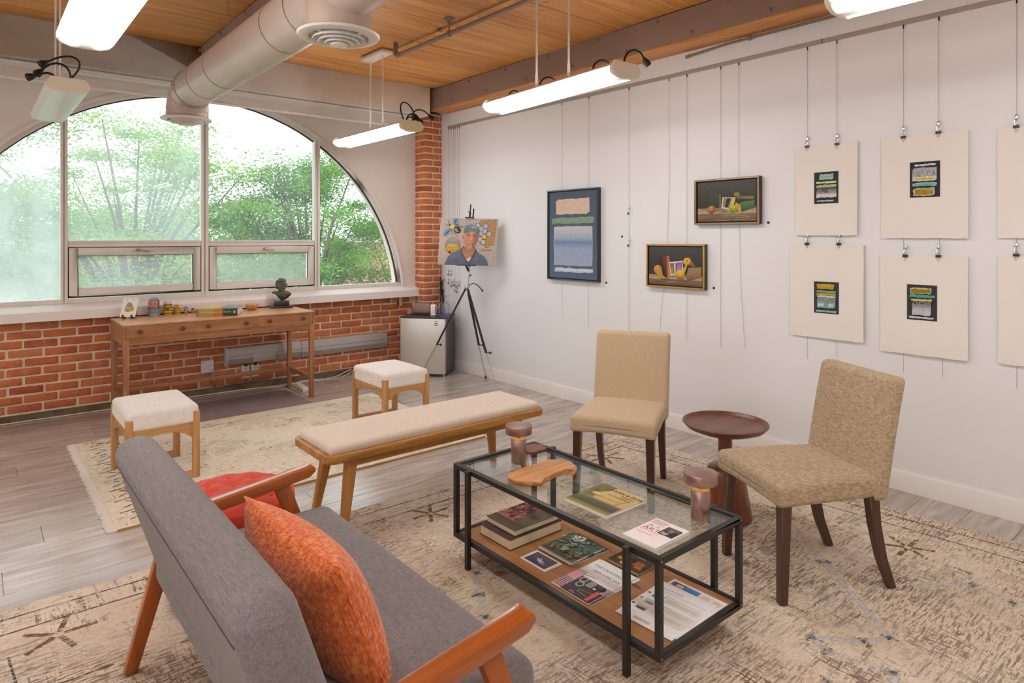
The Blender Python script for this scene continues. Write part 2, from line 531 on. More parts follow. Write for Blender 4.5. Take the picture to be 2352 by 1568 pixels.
# ------------------------------------------------------------------ floor
XW = 4.235
mb = MB().b2((-5, -4.5, -0.12), (XW + 0.1, 6.9, -0.006))
floor = struct(mb.build('floor', FLOORM), 'grey oak vinyl plank floor')
plank_cache = {}
def plank(parent, lo, hi, mat, bev):
    d = tuple(round(b - a, 3) for a, b in zip(lo, hi))
    if d not in plank_cache: plank_cache[d] = MB().box((0, 0, 0), d).mesh('plank', bev, 1, 30)
    return put('plank', plank_cache[d], mat, parent, loc=[(a + b) / 2 for a, b in zip(lo, hi)])
ys = [3.44 + 0.235 * k for k in range(-11, 14)]
R = random.Random(3)
for i, y0 in enumerate(ys):
    y1 = min(y0 + 0.235, 6.57)
    x = -0.6 - R.uniform(0, 1.1)
    if abs(y0 - 3.44) < .01: x = 0.105 - 1.4
    while x < XW:
        x1 = min(x + 1.4, XW)
        if x1 > -0.5 and x1 - x > 0.02:
            plank(floor, (max(x, -1.2), y0 + 0.0008, -0.006), (x1 - 0.0016, y1 - 0.0008, 0.0), FLOORM, 0.0012)
        x = x1
# ------------------------------------------------------------------ ceiling
ZC = 3.168
mb = MB().b2((-5, -4.5, ZC + 0.012), (XW + 0.1, 6.9, ZC + 0.15))
ceiling = struct(mb.build('ceiling', PINE), 'amber pine plank ceiling')
y = 6.1; R = random.Random(5)
while y > 0.8:
    w = R.choice((0.19, 0.28, 0.24, 0.28))
    for xa, xb in ((-1.6, 1.54), (1.78, 3.99)):
        dz = R.uniform(-0.004, 0.004)
        plank(ceiling, (xa, y - w + 0.003, ZC + dz), (xb, y - 0.001, ZC + 0.02 + dz), PINE, 0.004)
    y -= w
# ------------------------------------------------------------------ walls
wall_right = struct(MB().b2((XW, -4.5, 0), (XW + 0.1, 6.9, ZC + 0.1)).build('wall_right', WALL), 'white painted gallery wall')
mb = MB()
mb.b2((-5.1, -4.5, 0), (-5, -3.0, ZC + .1)); mb.b2((-5.1, -3.0, 0), (-5, 4.5, 0.9)); mb.b2((-5.1, -3.0, 2.7), (-5, 4.5, ZC + .1)); mb.b2((-5.1, 4.5, 0), (-5, 6.9, ZC + .1))  # wide gap in this unseen wall is added to let sky light in
struct(mb.build('wall_left', WALL), 'far wall out of view with an opening added for sky light')
mb = MB()
mb.b2((-5.1, -4.6, 0), (XW + .1, -4.5, ZC + .1))
struct(mb.build('wall_front', WALL), 'wall behind the camera')
baseboard = struct(MB().prism([(XW, 0.0), (XW - 0.016, 0.0), (XW - 0.016, 0.105), (XW - 0.010, 0.117), (XW, 0.117)], -4.4, 6.33, 'y').build('baseboard_right', TRIMW), 'tall white baseboard')

# window wall: brick below the sill, plaster with the arched window above
YB = 6.588            # mortar face
mb = MB().b2((-5, YB, 0), (4.1, 6.9, 0.86))
wall_back = struct(mb.build('wall_back', MORTAR), 'brick and plaster wall with the arched window')
MB().b2((-1.5, YB - 0.016, 0), (3.99, YB, 0.058)).build('footing', CONCRETE, wall_back)
def brick_mesh(k, d):
    R = random.Random(k)
    def df(p):
        return (p.x + R.uniform(-.0012, .0012), p.y + R.uniform(-.0008, .0008), p.z + R.uniform(-.0016, .0016))
    return MB().rbox((0, 0, 0), d, 0.005, 1, 1, df).mesh('brick', smooth=50)
CRS, BL = 0.0746, 0.240
long_b = [brick_mesh(k, (0.221, 0.03, 0.058)) for k in range(4)]
half_b = [brick_mesh(k + 9, (0.105, 0.03, 0.062)) for k in range(2)]
R = random.Random(11)
for r in range(10):
    z = 0.066 + CRS * (r + 0.5)
    x = -0.02 - (0.12 if r % 2 else 0.0) + R.uniform(-.012, .012)
    while x < 3.98:
        if x + 0.224 > 3.985:
            w = 3.985 - x
            if w > 0.05: put('brick', MB().rbox((0, 0, 0), (w, 0.03, 0.058), 0.005, 1, 1).mesh('brick'), BRICK, wall_back, loc=(x + w / 2, YB + 0.005, z))
            break
        put('brick', R.choice(long_b), BRICK, wall_back, loc=(x + 0.112, YB + 0.005 + R.uniform(-.002, .003), z + R.uniform(-.002, .002)), rot=(0, R.uniform(-.006, .006), 0))
        x += BL + R.uniform(-.004, .004)
# plaster with arched opening
AX, AZ, AR, Z0 = 1.69, 0.71, 2.165, 0.945
YP = 6.52
def arch(x, r=AR): return AZ + math.sqrt(max(r * r - (x - AX) ** 2, 0))
def arch_pts(x0, x1, r, n):
    """points on the arch from x0 to x1, even in angle"""
    a0 = math.acos(max(-1, min(1, (x0 - AX) / r))); a1 = math.acos(max(-1, min(1, (x1 - AX) / r)))
    return [(AX + r * math.cos(a0 + (a1 - a0) * i / n), AZ + r * math.sin(a0 + (a1 - a0) * i / n)) for i in range(n + 1)]
half = math.sqrt(AR * AR - (Z0 - AZ) ** 2); XL, XR = AX - half, AX + half
pts = arch_pts(XL, XR, AR, 60)
mb = MB()
top = ZC + 0.05
for (xa, za), (xb, zb) in zip(pts, pts[1:]):
    mb.add([(xa, YP, za), (xb, YP, zb), (xb, YP, top), (xa, YP, top)], [(0, 1, 2, 3)])
    mb.add([(xa, YP, za), (xa, 6.8, za), (xb, 6.8, zb), (xb, YP, zb)], [(0, 1, 2, 3)])
mb.add([(-5, YP, 0.86), (XL, YP, 0.86), (XL, YP, top), (-5, YP, top)], [(0, 1, 2, 3)])
mb.add([(XR, YP, 0.86), (4.1, YP, 0.86), (4.1, YP, top), (XR, YP, top)], [(0, 1, 2, 3)])
mb.add([(-5, 6.8, 0.8), (XL, 6.8, 0.8), (XL, 6.8, top), (-5, 6.8, top)], [(0, 1, 2, 3)])
mb.add([(XR, 6.8, 0.8), (4.3, 6.8, 0.8), (4.3, 6.8, top), (XR, 6.8, top)], [(0, 1, 2, 3)])
for (xa, za), (xb, zb) in zip(pts, pts[1:]):
    mb.add([(xa, 6.8, za), (xa, 6.8, top), (xb, 6.8, top), (xb, 6.8, zb)], [(0, 1, 2, 3)])
mb.build('plaster', WARM, wall_back, smooth=30, clean=True)
# sill
mb = MB().prism([(6.44, 0.818), (6.60, 0.818), (6.60, 0.945), (6.53, 0.943), (6.455, 0.903), (6.44, 0.893)], -5, 3.992, 'x')
struct(mb.build('trim_1', SILL, smooth=30), 'deep white painted window sill')
# plaster lintel
mb = MB()
mb.b2((-5, 6.10, 2.855), (1.54, 6.57, ZC + .01)); mb.b2((1.54, 6.10, 2.855), (3.93, 6.57, ZC + .01))
struct(mb.build('trim_2', PLASTER, bevel=0.012), 'rough plaster lintel above the window')
# brick pilaster
PX, PY = 3.99, 6.33
mb = MB().b2((PX + 0.006, PY + 0.006, 0), (XW, 6.58, 2.93))
pil = struct(mb.build('wall_pilaster', MORTAR), 'narrow red brick pilaster in the corner')
R = random.Random(21)
def onebrick(lo, hi):
    d = [b - a for a, b in zip(lo, hi)]
    put('brick', MB().rbox((0, 0, 0), d, 0.005, 1, 1).mesh('brick'), BRICK, pil, loc=[(a + b) / 2 for a, b in zip(lo, hi)])
z = 0.02; r = 0
while z + 0.062 < 2.93:
    hgt = 0.059
    if r % 2:
        onebrick((PX, PY, z), (PX + 0.118, PY + 0.195, z + hgt)); onebrick((PX + 0.130, PY, z), (XW - .002, PY + 0.05, z + hgt))
    else:
        onebrick((PX, PY, z), (PX + 0.205, PY + 0.10, z + hgt)); onebrick((PX + 0.216, PY, z), (XW - .002, PY + 0.05, z + hgt))
        onebrick((PX, PY + 0.112, z), (PX + 0.03, PY + 0.19, z + hgt))
    z += CRS; r += 1
# ------------------------------------------------------------------ window
win = bpy.data.objects.new('window_1', None); COL.objects.link(win); struct(win, 'big arched window with aluminium frames')
YF0, YF1 = 6.545, 6.605
PANE_HAZE = glassmat('hazy_glass', haze=0.17, haze_col=(0.93, 0.99, 1, 1), refl=0.3)
PANE_HAZE2 = glassmat('streaky_hazy_glass', haze=0.30, haze_col=(0.93, 0.99, 1, 1), refl=0.3)
PANE_CLEAR = glassmat('rain_spotted_glass', haze=0.05, spots=True, refl=0.3)
PANE_CLEAR2 = glassmat('clear_glass', haze=0.03, refl=0.3)
def arcbar(x0, x1, r0, r1, y0, y1, n=40):
    a, b = arch_pts(x0, x1, r0, n), arch_pts(AX + (x0 - AX) * r1 / r0, AX + (x1 - AX) * r1 / r0, r1, n)
    m = MB()
    for i in range(n):
        q = [a[i], a[i + 1], b[i + 1], b[i]]
        vs = [(x, y0, z) for x, z in q] + [(x, y1, z) for x, z in q]
        m.add(vs, [(0, 1, 2, 3), (7, 6, 5, 4), (0, 4, 5, 1), (1, 5, 6, 2), (2, 6, 7, 3), (3, 7, 4, 0)])
    return m
arcbar(XL, XR, AR, AR - 0.028, 6.50, 6.62).build('arch_casing', FRAMEW, win, smooth=50, clean=True)
arcbar(XL, XR, AR - 0.028, AR - 0.058, YF0, YF1).build('arch_frame', FRAMEW, win, smooth=50, clean=True)
arcbar(XL + .03, XR - .03, AR - 0.058, AR - 0.066, YF0 + 0.02, YF1 - .01).build('gasket', FRAMED, win, smooth=50, clean=True)
for xc, w in ((0.595, 0.048), (1.694, 0.062), (2.80, 0.056)):
    zt = arch(xc) - 0.02
    MB().b2((xc - w / 2, YF0 - .005, Z0), (xc - 0.006, YF1, zt)).b2((xc - 0.006, YF0 + 0.006, Z0), (xc + 0.004, YF1, zt)).b2((xc + 0.004, YF0 - .012, Z0), (xc + w / 2, YF1, zt)).build('mullion', FRAMEW, win)
MB().b2((XL + .02, YF0, Z0), (XR - .02, YF1, 0.982)).build('bottom_rail', FRAMEW, win)
def sash(x0, x1):
    MB().b2((x0, YF0, 1.418), (x1, YF1, 1.472)).b2((x0, YF0 - .008, 1.455), (x1, YF0, 1.472)).build('transom', FRAMEW, win)
    s = MB()
    for lo, hi in (((x0 + .006, 6.535, 1.005), (x0 + .07, YF1, 1.41)), ((x1 - .07, 6.535, 1.005), (x1 - .006, YF1, 1.41)), ((x0 + .07, 6.535, 1.345), (x1 - .07, YF1, 1.41)), ((x0 + .07, 6.535, 1.005), (x1 - .07, YF1, 1.068))): s.b2(lo, hi)
    so = s.build('sash', FRAMEW, win, bevel=0.004, seg=1)
    g = MB()
    for lo, hi in (((x0, 6.55, 0.99), (x1, 6.57, 1.006)), ((x0, 6.55, 1.41), (x1, 6.57, 1.418)), ((x0, 6.55, 0.99), (x0 + .006, 6.57, 1.418)), ((x1 - .006, 6.55, 0.99), (x1, 6.57, 1.418)),
                   ((x0 + .066, 6.548, 1.064), (x1 - .066, 6.556, 1.070)), ((x0 + .066, 6.548, 1.341), (x1 - .066, 6.556, 1.349)), ((x1 - .074, 6.548, 1.066), (x1 - .068, 6.556, 1.346)), ((x0 + .068, 6.548, 1.066), (x0 + .072, 6.556, 1.346))): g.b2(lo, hi)
    g.build('gasket', FRAMED, so)
    MB().b2((x0 + .07, 6.566, 1.068), (x1 - .07, 6.570, 1.345)).build('pane', PANE_HAZE, so)
    xm = (x0 + x1) / 2
    h = MB(); h.rbox((xm, 6.525, 1.388), (0.03, 0.02, 0.022), .006, 2, 1); h.tube([(xm, 6.515, 1.388), (xm + .03, 6.508, 1.382), (xm + .09, 6.510, 1.372)], [.008, .007, .006], 8)
    h.build('latch_handle', plain('brass_latch', rgb(170, 150, 120), 0.4, metal=0.6), so)
sash(0.622, 1.660); sash(1.728, 2.770)
def pane(x0, x1, z0, mat):
    r = AR - 0.062
    x0 = max(x0, AX - math.sqrt(r * r - (z0 - AZ) ** 2)); x1 = min(x1, AX + math.sqrt(r * r - (z0 - AZ) ** 2))
    pl = [(x0, z0), (x1, z0)] + list(reversed(arch_pts(x0, x1, r, 24)))
    MB().prism(pl, 6.572, 6.576, 'y').build('pane', mat, win, smooth=0, clean=True)
pane(XL, 0.571, 0.98, PANE_HAZE2); pane(0.619, 1.663, 1.472, PANE_HAZE); pane(1.725, 2.772, 1.472, PANE_CLEAR); pane(2.828, XR, 0.98, PANE_CLEAR2)
# ------------------------------------------------------------------ beams
def beam(x0, x1, y1, label, bolts):
    t = thing('ceiling_beam', label, 'beam', (0, 0, 0))
    MB().b2((x0 + 0.012, -4.4, 2.93), (x1, y1, ZC + .005)).build('timber', PINEB, t, bevel=0.004, seg=1)
    MB().b2((x0, -4.4, 2.944), (x0 + 0.012, y1 - .05, ZC - 0.004)).build('steel_plate', STEEL, t)
    bm_ = MB().cyl((0, 0, 0), (-0.016, 0, 0), 0.0135, n=6).cyl((-.016, 0, 0), (-.019, 0, 0), .011, .008, 6).mesh('bolt', smooth=30)
    if bolts:
        y, k = 6.054, 0
        while y > 1.6:
            put('bolt', bm_, STEEL, t, loc=(x0, y, 3.132 if k % 2 == 0 else 2.981)); y -= 0.3015; k += 1
beam(3.985, XW, 6.2, 'brown steel-faced timber beam with bolts along the white wall', True)
beam(1.535, 1.78, 6.1, 'brown steel-faced timber beam running behind the round air duct', True)

# ------------------------------------------------------------------ air duct
DUCT = plain('painted_sheet_metal', rgb(204, 188, 176), 0.36, metal=0.22, var=0.04, vscale=3)
DUCTIN = plain('duct_dark', rgb(52, 46, 40), 0.8)
duct = thing('air_duct', 'large round painted metal air duct hanging below the wooden ceiling', 'duct', (1.34, 0, 0))
DZ, DR = 2.672, 0.148
MB().cyl((0, -2.5, DZ), (0, 5.50, DZ), DR, n=48, caps=False).build('duct_pipe', DUCT, duct)
el = [(0, 5.50 + .22 * math.sin(a), DZ - .22 + .22 * math.cos(a)) for a in [PI / 2 * i / 8 for i in range(9)]]
el = [(0, 5.46, DZ)] + el[:8] + [(0, 5.72, DZ - .16), (0, 5.72, 2.475)]
seg_ = MB()
cuts = [0, 3, 6, 8, len(el) - 1]
seg_.tube(el, DR + .003, 48, caps=False); seg_.build('elbow', DUCT, duct, smooth=25)
for c in (1, 4, 7):
    p, q = Vector(el[c]), Vector(el[c + 1]); d = (q - p).normalized()
    MB().cyl(p, p + d * .008, DR + .0065, n=48, caps=False).build('seam', DUCT, duct)
for yy in (5.10, 4.66, 3.55, 3.2):
    MB().cyl((0, yy, DZ), (0, yy + .010, DZ), DR + .004, n=48, caps=False).cyl((0, yy + .010, DZ), (0, yy + .013, DZ), DR + .0015, n=48, caps=False).build('seam', DUCT, duct)
MB().cyl((0, 2.88, 2.472), (0, 2.88, DZ + .10), DR + .004, n=48, caps=False).build('drop_collar', DUCT, duct)
for yy in (4.62, 2.6):
    MB().tube([(0, yy, DZ + DR), (0, yy, ZC)], .003, 6).build('hanger_rod', WIRE, duct)
DIFF = plain('diffuser_white', rgb(232, 228, 222), 0.4)
def diffuser(y):
    d = MB()
    d.lathe([(DR - .005, 2.475), (.178, 2.470), (.192, 2.462), (.186, 2.452), (.150, 2.444), (.140, 2.448), (.140, 2.470)], (0, y, 0), 48)
    o = d.build('diffuser', DIFF, duct)
    MB().lathe([(0.0, 2.50), (.146, 2.50)], (0, y, 0), 32).build('throat', DUCTIN, o)
    for k, (r, zb) in enumerate(((.122, 2.434), (.094, 2.426), (.066, 2.418))):
        MB().lathe([(r - .016, zb + .026), (r, zb), (r + .002, zb + .002), (r - .013, zb + .028)], (0, y, 0), 40).build('cone_ring', DIFF, o)
    MB().lathe([(.0, 2.405), (.010, 2.403), (.022, 2.407), (.040, 2.411), (.036, 2.424), (.0, 2.43)], (0, y, 0), 32).build('hub_cone', DIFF, o)
    s = MB()
    for a in (0.4, 0.4 + PI / 2, .4 + PI, .4 - PI / 2):
        s.bar((0.03 * math.cos(a), y + .03 * math.sin(a), 2.437), (.14 * math.cos(a), y + .14 * math.sin(a), 2.452), .012, .008)
    s.build('spoke', DIFF, o)
diffuser(2.88); diffuser(5.72)

# ------------------------------------------------------------------ fluorescent fixtures
def lamp_mat(name, on, tint):
    m, nt, b = newmat(name)
    b.inputs['Base Color'].default_value = rgb(226, 230, 224); b.inputs['Roughness'].default_value = 0.3
    if on:
        tc = node(nt, 'ShaderNodeTexCoord'); sp = node(nt, 'ShaderNodeSeparateXYZ'); nt.links.new(tc.outputs['Object'], sp.inputs[0])
        ax = math_(nt, 'ABSOLUTE', sp.outputs[0]); k = math_(nt, 'DIVIDE', ax, 0.11)
        # two tubes behind the lens: bright lobes at 60 % of the half width
        st = ramp(nt, k, [(0.0, grey(0.026)), (0.24, grey(0.034)), (0.52, grey(1)), (0.74, grey(1)), (0.90, grey(0.16)), (0.985, grey(0.05)), (1.0, grey(1.0))])
        ay = math_(nt, 'ABSOLUTE', sp.outputs[1])
        en = ramp(nt, ay, [(0.54, grey(1)), (0.635, grey(0.05))])
        fac = math_(nt, 'MULTIPLY', math_(nt, 'MULTIPLY', st, en), LAMP)
        b.inputs['Emission Color'].default_value = (*tint, 1)
        nt.links.new(fac, b.inputs['Emission Strength'])
    return m
LENS_ON = lamp_mat('lit_prismatic_lens', True, LAMP_TINT)
LENS_OFF = lamp_mat('unlit_prismatic_lens', False, LAMP_TINT)
CAPW = plain('fixture_end_cap', rgb(236, 230, 214), 0.45)
CAPY = plain('yellowed_end_cap', rgb(226, 214, 170), 0.45)
def bez(p0, p1, p2, p3, n=12):
    out = []
    for i in range(n + 1):
        t = i / n; a = (1 - t)
        out.append(tuple(p0[k] * a ** 3 + 3 * p1[k] * a * a * t + 3 * p2[k] * a * t * t + p3[k] * t ** 3 for k in range(3)))
    return out
def gooseneck(parent, p0, p1, p2, p3):
    P = bez(p0, p1, p2, p3)
    g = MB().tube(P, .0062, 8); g.cyl(p0, (p0[0], p0[1], p0[2] - .02), .011, .012, 10); o = g.build('gooseneck_spot', BLACKP, parent)
    e = Vector(P[-1]); d = (e - Vector(P[-2])).normalized()
    h = MB(); r = [(.007, 0), (.012, .012), (.022, .034), (.023, .052), (.019, .056), (.016, .05)]
    h.lathe(r, tuple(e), 16, Vector((0, 0, 1)).rotation_difference(d).to_matrix()); h.build('spot_head', BLACKP, o)
def fixture(label, x, y, rz=0.0, on=True, caps=(CAPW, CAPW), rods=(-.16, .16), canopy=False, goose=(), L=1.30, group=None, z=2.385):
    t = thing('fluorescent_light', label, 'light', (x, y, z), rz, group)
    w, h = 0.112, 0.052
    prof = [(-w, .056), (-w, .032), (-w * .86, .014), (-w * .5, .002), (0, 0), (w * .5, .002), (w * .86, .014), (w, .032), (w, .056)]
    m = MB(); n = len(prof)
    a, b = -L / 2 + .02, L / 2 - .02
    vs = [(u, a, v) for u, v in prof] + [(u, b, v) for u, v in prof]
    m.add(vs, [(i, i + 1, n + i + 1, n + i) for i in range(n - 1)])
    m.build('lens', LENS_ON if on else LENS_OFF, t, smooth=60)
    MB().prism([(-w + .004, .054), (w - .004, .054), (w * .6, .085), (-w * .6, .085)], a, b, 'y').build('housing', CAPW, t)
    for s, cm in ((-1, caps[0]), (1, caps[1])):
        ya, yb = sorted((s * (L / 2 - .022), s * (L / 2)))
        MB().prism([(-w - .002, .030), (-w * .86, .011), (-w * .5, -.002), (w * .5, -.002), (w * .86, .011), (w + .002, .030), (w + .002, .052), (w * .78, .090), (-w * .78, .090), (-w - .002, .052)], ya, yb, 'y').build('end_cap', cm, t, bevel=.003, seg=1, smooth=30)
    for ry in rods:
        MB().tube([(0, ry, .085), (0, ry, ZC - z)], .0072, 10).tube([(0, ry, .08), (0, ry, .19)], .0095, 10).build('rod', TRIMW, t)
    if canopy:
        MB().rbox((0, sum(rods) / 2, ZC - z - .022), (.12, .40, .044), .02, 3, 1).build('canopy', TRIMW, t)
    for g in goose: gooseneck(t, *g)
    return t
g_up = lambda x, y, dx, dy, hgt, drop=.03: ((x, y, .10), (x, y, .10 + hgt), (x + dx, y + dy, .10 + hgt * 1.5), (x + dx * 1.4, y + dy * 1.4, .10 + hgt - drop))
fixture('lit fluorescent fixture on two rods above the bench, nearest the white wall', 2.835, 2.98, math.radians(-4), goose=(g_up(.03, -.60, .09, -.02, .075), g_up(.03, -.34, .09, -.02, .075), g_up(.03, .17, .09, -.02, .075), g_up(.03, .52, .06, -.02, .05)))
fixture('lit fluorescent fixture with a canopy box, hanging before the right window pane', 2.815, 5.30, 0, caps=(CAPY, CAPW), rods=(-.15, .08), canopy=True,
        goose=(((.02, -.50, .09), (-.06, -.42, .34), (.08, -.5, .30), (.08, -.55, .16)), g_up(.0, -.56, .07, -.02, .06), ((.04, -.6, .09), (.0, -.6, .20), (.10, -.64, .22), (.14, -.68, .15)), g_up(.05, -.45, .05, -.06, .05)))
fixture('switched off fluorescent fixture before the left window panes', .455, 5.40, 0, on=False, caps=(CAPW, CAPW), rods=(-.18, .14),
        goose=(((.0, -.50, .09), (.14, -.48, .22), (.06, -.5, .32), (-.09, -.52, .20)), ((.02, -.54, .09), (.03, -.54, .20), (-.06, -.56, .22), (-.12, -.56, .14)), ((-.06, -.6, .09), (-.10, -.6, .13), (-.12, -.62, .10), (-.155, -.62, .085))))
fixture('large lit fluorescent fixture overhead at the upper left', .41, 2.96, 0, rods=(-.1, .12), goose=(((-.06, -.05, .09), (-.1, -.05, .14), (-.16, .0, .12), (-.17, .02, .10)),))
fixture('lit fluorescent fixture cut off at the upper right', 2.665, .495, 0)
R0 = 'added fill lights out of view'
for (xx, yy) in ((.42, .35), (-2.0, 3.0), (-2.0, .4), (-2.0, 5.3), (2.6, -2.0), (.42, -2.2), (-2.0, -2.2)):  # unseen fixtures, added to brighten the room
    fixture('added fluorescent fixture out of view giving fill light', xx, yy, 0, group=R0)

# ------------------------------------------------------------------ pipes on the ceiling
t = thing('sprinkler_pipe', 'grey-brown pipe hung under the ceiling with a dropped elbow end', 'pipe', (2.785, 0, 0))
MB().tube([(.02, 0.5, 3.05), (0, 4.80, 3.05)], .0165, 14).build('pipe_run', STEEL, t)
MB().tube([(0, 4.78, 3.05), (0, 4.83, 3.05), (0, 4.86, 3.06), (0, 4.87, 3.09), (0, 4.87, 3.16)], .02, 12).build('elbow', STEEL, t)
for yy in (4.06, 2.0):
    MB().lathe([(.045, 3.168), (.045, 3.160), (.02, 3.145), (.012, 3.12), (.005, 3.11), (.005, 3.07)], (0, yy, 0), 16).tube([(.02 * math.cos(a), yy, 3.05 + .022 * math.sin(a)) for a in [2 * PI * i / 14 for i in range(14)]], .004, 6, closed=True).build('hanger', STEEL, t)
t = thing('electrical_conduit', 'thin tan conduit running along the ceiling boards', 'conduit', (2.865, 0, 0))
MB().tube([(.03, .5, 3.155), (0, 5.12, 3.152)], .008, 10).build('conduit_run', plain('tan_conduit', rgb(200, 152, 92), .4), t)
MB().b2((-.02, 4.30, 3.143), (.02, 4.325, 3.168)).build('strap', STEEL, t)
t = thing('electrical_conduit', 'grey conduit fixed along the wall below the bolted beam', 'conduit', (4.215, 0, 0))
MB().tube([(-.01, 2.90, 2.885), (0, 2.80, 2.895), (0, 2.6, 2.908), (0, 0.3, 2.915)], .0095, 10).build('conduit_run', plain('grey_conduit', rgb(136, 118, 98), .45), t)
MB().cyl((-.012, 2.93, 2.882), (-.012, 2.895, 2.886), .013, n=10).build('connector', STEEL, t)
MB().b2((-.016, 2.40, 2.897), (.02, 2.425, 2.922)).build('strap', STEEL, t)

# ------------------------------------------------------------------ roller blind
t = thing('roller_blind', 'rolled up white roller blind spanning the top of the arched window', 'blind', (0, 6.185, 0))
MB().cyl((-1.2, 0, 2.828), (3.80, 0, 2.828), .024, n=20).build('roller_tube', SILL, t)
m_, nt_, b_ = newmat('translucent_blind_fabric')
b_.inputs['Base Color'].default_value = rgb(232, 228, 224); b_.inputs['Roughness'].default_value = .8
tr_ = node(nt_, 'ShaderNodeBsdfTransparent'); mx_ = node(nt_, 'ShaderNodeMixShader', n0=0.35)
nt_.links.new(tr_.outputs[0], mx_.inputs[1]); nt_.links.new(b_.outputs[0], mx_.inputs[2]); nt_.links.new(mx_.outputs[0], nt_.nodes['Material Output'].inputs[0])
MB().b2((-1.2, -.0245, 2.715), (3.78, -.0235, 2.828)).build('fabric', m_, t)
MB().rbox((1.29, -.024, 2.708), (4.98, .012, .024), .005, 2, 1).build('hem_bar', SILL, t)

# ------------------------------------------------------------------ gallery rail, wires, clips
mb = MB().prism([(XW, 2.757), (XW - .010, 2.757), (XW - .012, 2.760), (XW - .012, 2.783), (XW - .010, 2.786), (XW, 2.786)], -1, 6.19, 'y')
t = thing('picture_rail', 'long aluminium picture hanging rail high on the white wall', 'rail', (0, 0, 0))
RAILM = plain('rail_aluminium', rgb(176, 166, 156), .4, metal=.3)
mb.build('rail', RAILM, t, smooth=20)
MB().b2((XW - .0135, 1.905, 2.756), (XW - .012, 1.909, 2.787)).build('joint', BLACKP, t)
XH = XW - 0.008
def wire(y, zend, label, group=None, dy=0.0, bend=0.0):
    t = thing('hanging_wire', label, 'wire', (XH, y, 0), 0, group)
    pts = [(0, 0, 2.757), (0, 0, 1.9), (0, dy * .3, 1.2), (0, dy * .6 + bend, (1.2 + zend) / 2 if zend < 1 else 1.1), (0, dy, zend)]
    MB().tube(pts, .0010, 5).build('cable', WIRE, t)
    MB().cyl((0, 0, 2.735), (0, 0, 2.76), .0035, n=8).build('hook', BLACKP, t)
for y in (6.175, 6.122, 6.079, 6.044, 6.001, 5.959):
    wire(y, 0.55, 'thin spare wire in the row of six hanging at the corner end of the rail', 'spare wires in the corner')
wire(4.312, .70, 'left wire carrying the tall blue abstract painting', dy=.0)
wire(3.969, .694, 'right wire carrying the tall blue abstract painting', dy=.01)
wire(3.511, .60, 'bare wire with two empty hooks between the blue painting and the pears')
wire(3.106, .70, 'left wire carrying the gold framed pear still life', dy=.09, bend=.02)
wire(2.94, .70, 'right wire carrying the gold framed pear still life')
wire(2.646, .69, 'left wire carrying the apple and lime still life')
wire(2.502, .704, 'right wire carrying the apple and lime still life', dy=-.05, bend=-.0)
wire(2.005, .70, 'left wire behind the two narrower prints')
wire(1.815, .73, 'right wire behind the two narrower prints')
wire(1.432, .706, 'left wire behind the two wider prints')
wire(1.25, .706, 'right wire behind the two wider prints', dy=-.02)
wire(.893, .702, 'wire behind the two prints cut off at the right edge')
hook_me = MB().rbox((0, 0, .058), (.011, .013, .024), .004, 2, 1).tube([(0, 0, .048), (-.004, .007, .038), (-.004, .009, .026), (-.004, .003, .016), (-.004, -.004, .020), (-.004, -.003, .03)], .0022, 6).mesh('wire_hook')
CLIPB = plain('binder_clip_black', rgb(62, 46, 34), .35, metal=.4)
clip_me = MB().prism([(-.011, .012), (.001, .012), (.0005, -.002), (-.0105, -.002)], -.013, .013, 'y').mesh('clip_body')
hand_me = MB().tube([(-.006, -.005, 0), (-.008, -.005, -.018), (-.008, 0, -.024), (-.008, .005, -.018), (-.006, .005, 0)], .0011, 5).mesh('clip_handle')
ring_me = MB().tube([(-.004, -.004, .010), (-.004, -.003, .022), (-.004, .003, .022), (-.004, .004, .010)], .0011, 5).mesh('clip_loop')
def clip(y, z, label, group=None):
    t = thing('hanging_clip', label, 'clip', (XW - .012, y, z), 0, group)
    put('wire_hook', hook_me, CHROME, t); put('clip_body', clip_me, CLIPB, t); put('clip_handle', hand_me, WIRE, t); put('clip_loop', ring_me, WIRE, t)
for y, z, l in ((2.003, 2.092, 'left binder clip on top of the upper narrow print'), (1.811, 2.088, 'right binder clip on top of the upper narrow print'),
                (1.43, 2.086, 'left binder clip on top of the upper wide print'), (1.25, 2.092, 'right binder clip on top of the upper wide print'),
                (.893, 2.078, 'binder clip on the upper print at the right edge'),
                (2.003, 1.452, 'left binder clip on top of the lower narrow print'), (1.80, 1.452, 'right binder clip on top of the lower narrow print'),
                (1.42, 1.386, 'left binder clip on top of the lower wide print'), (1.25, 1.388, 'right binder clip on top of the lower wide print'),
                (.893, 1.402, 'binder clip on the lower print at the right edge')):
    clip(y, z, l)
def spare_hook(y, z, label, group=None):
    t = thing('wire_hook', label, 'hook', (XW - .012, y, z), 0, group)
    put('hook_body', hook_me, CHROME, t, loc=(0, 0, -.02))
    MB().rbox((-.003, .004, -.012), (.010, .016, .012), .003, 1, 1).build('hook_lever', BLACKP, t)
spare_hook(3.511, 1.71, 'upper empty hook on the bare wire beside the blue painting')
spare_hook(3.511, 1.442, 'lower empty hook on the bare wire beside the blue painting')
for y, z in ((6.175, 1.08), (6.122, 1.08), (6.175, .98), (6.122, .95), (6.079, .965), (6.044, .965), (6.001, .95), (5.959, .965), (6.044, .90), (6.001, .89)):
    spare_hook(y, z, 'small spare hook on the wires behind the easel', 'spare hooks behind the easel')
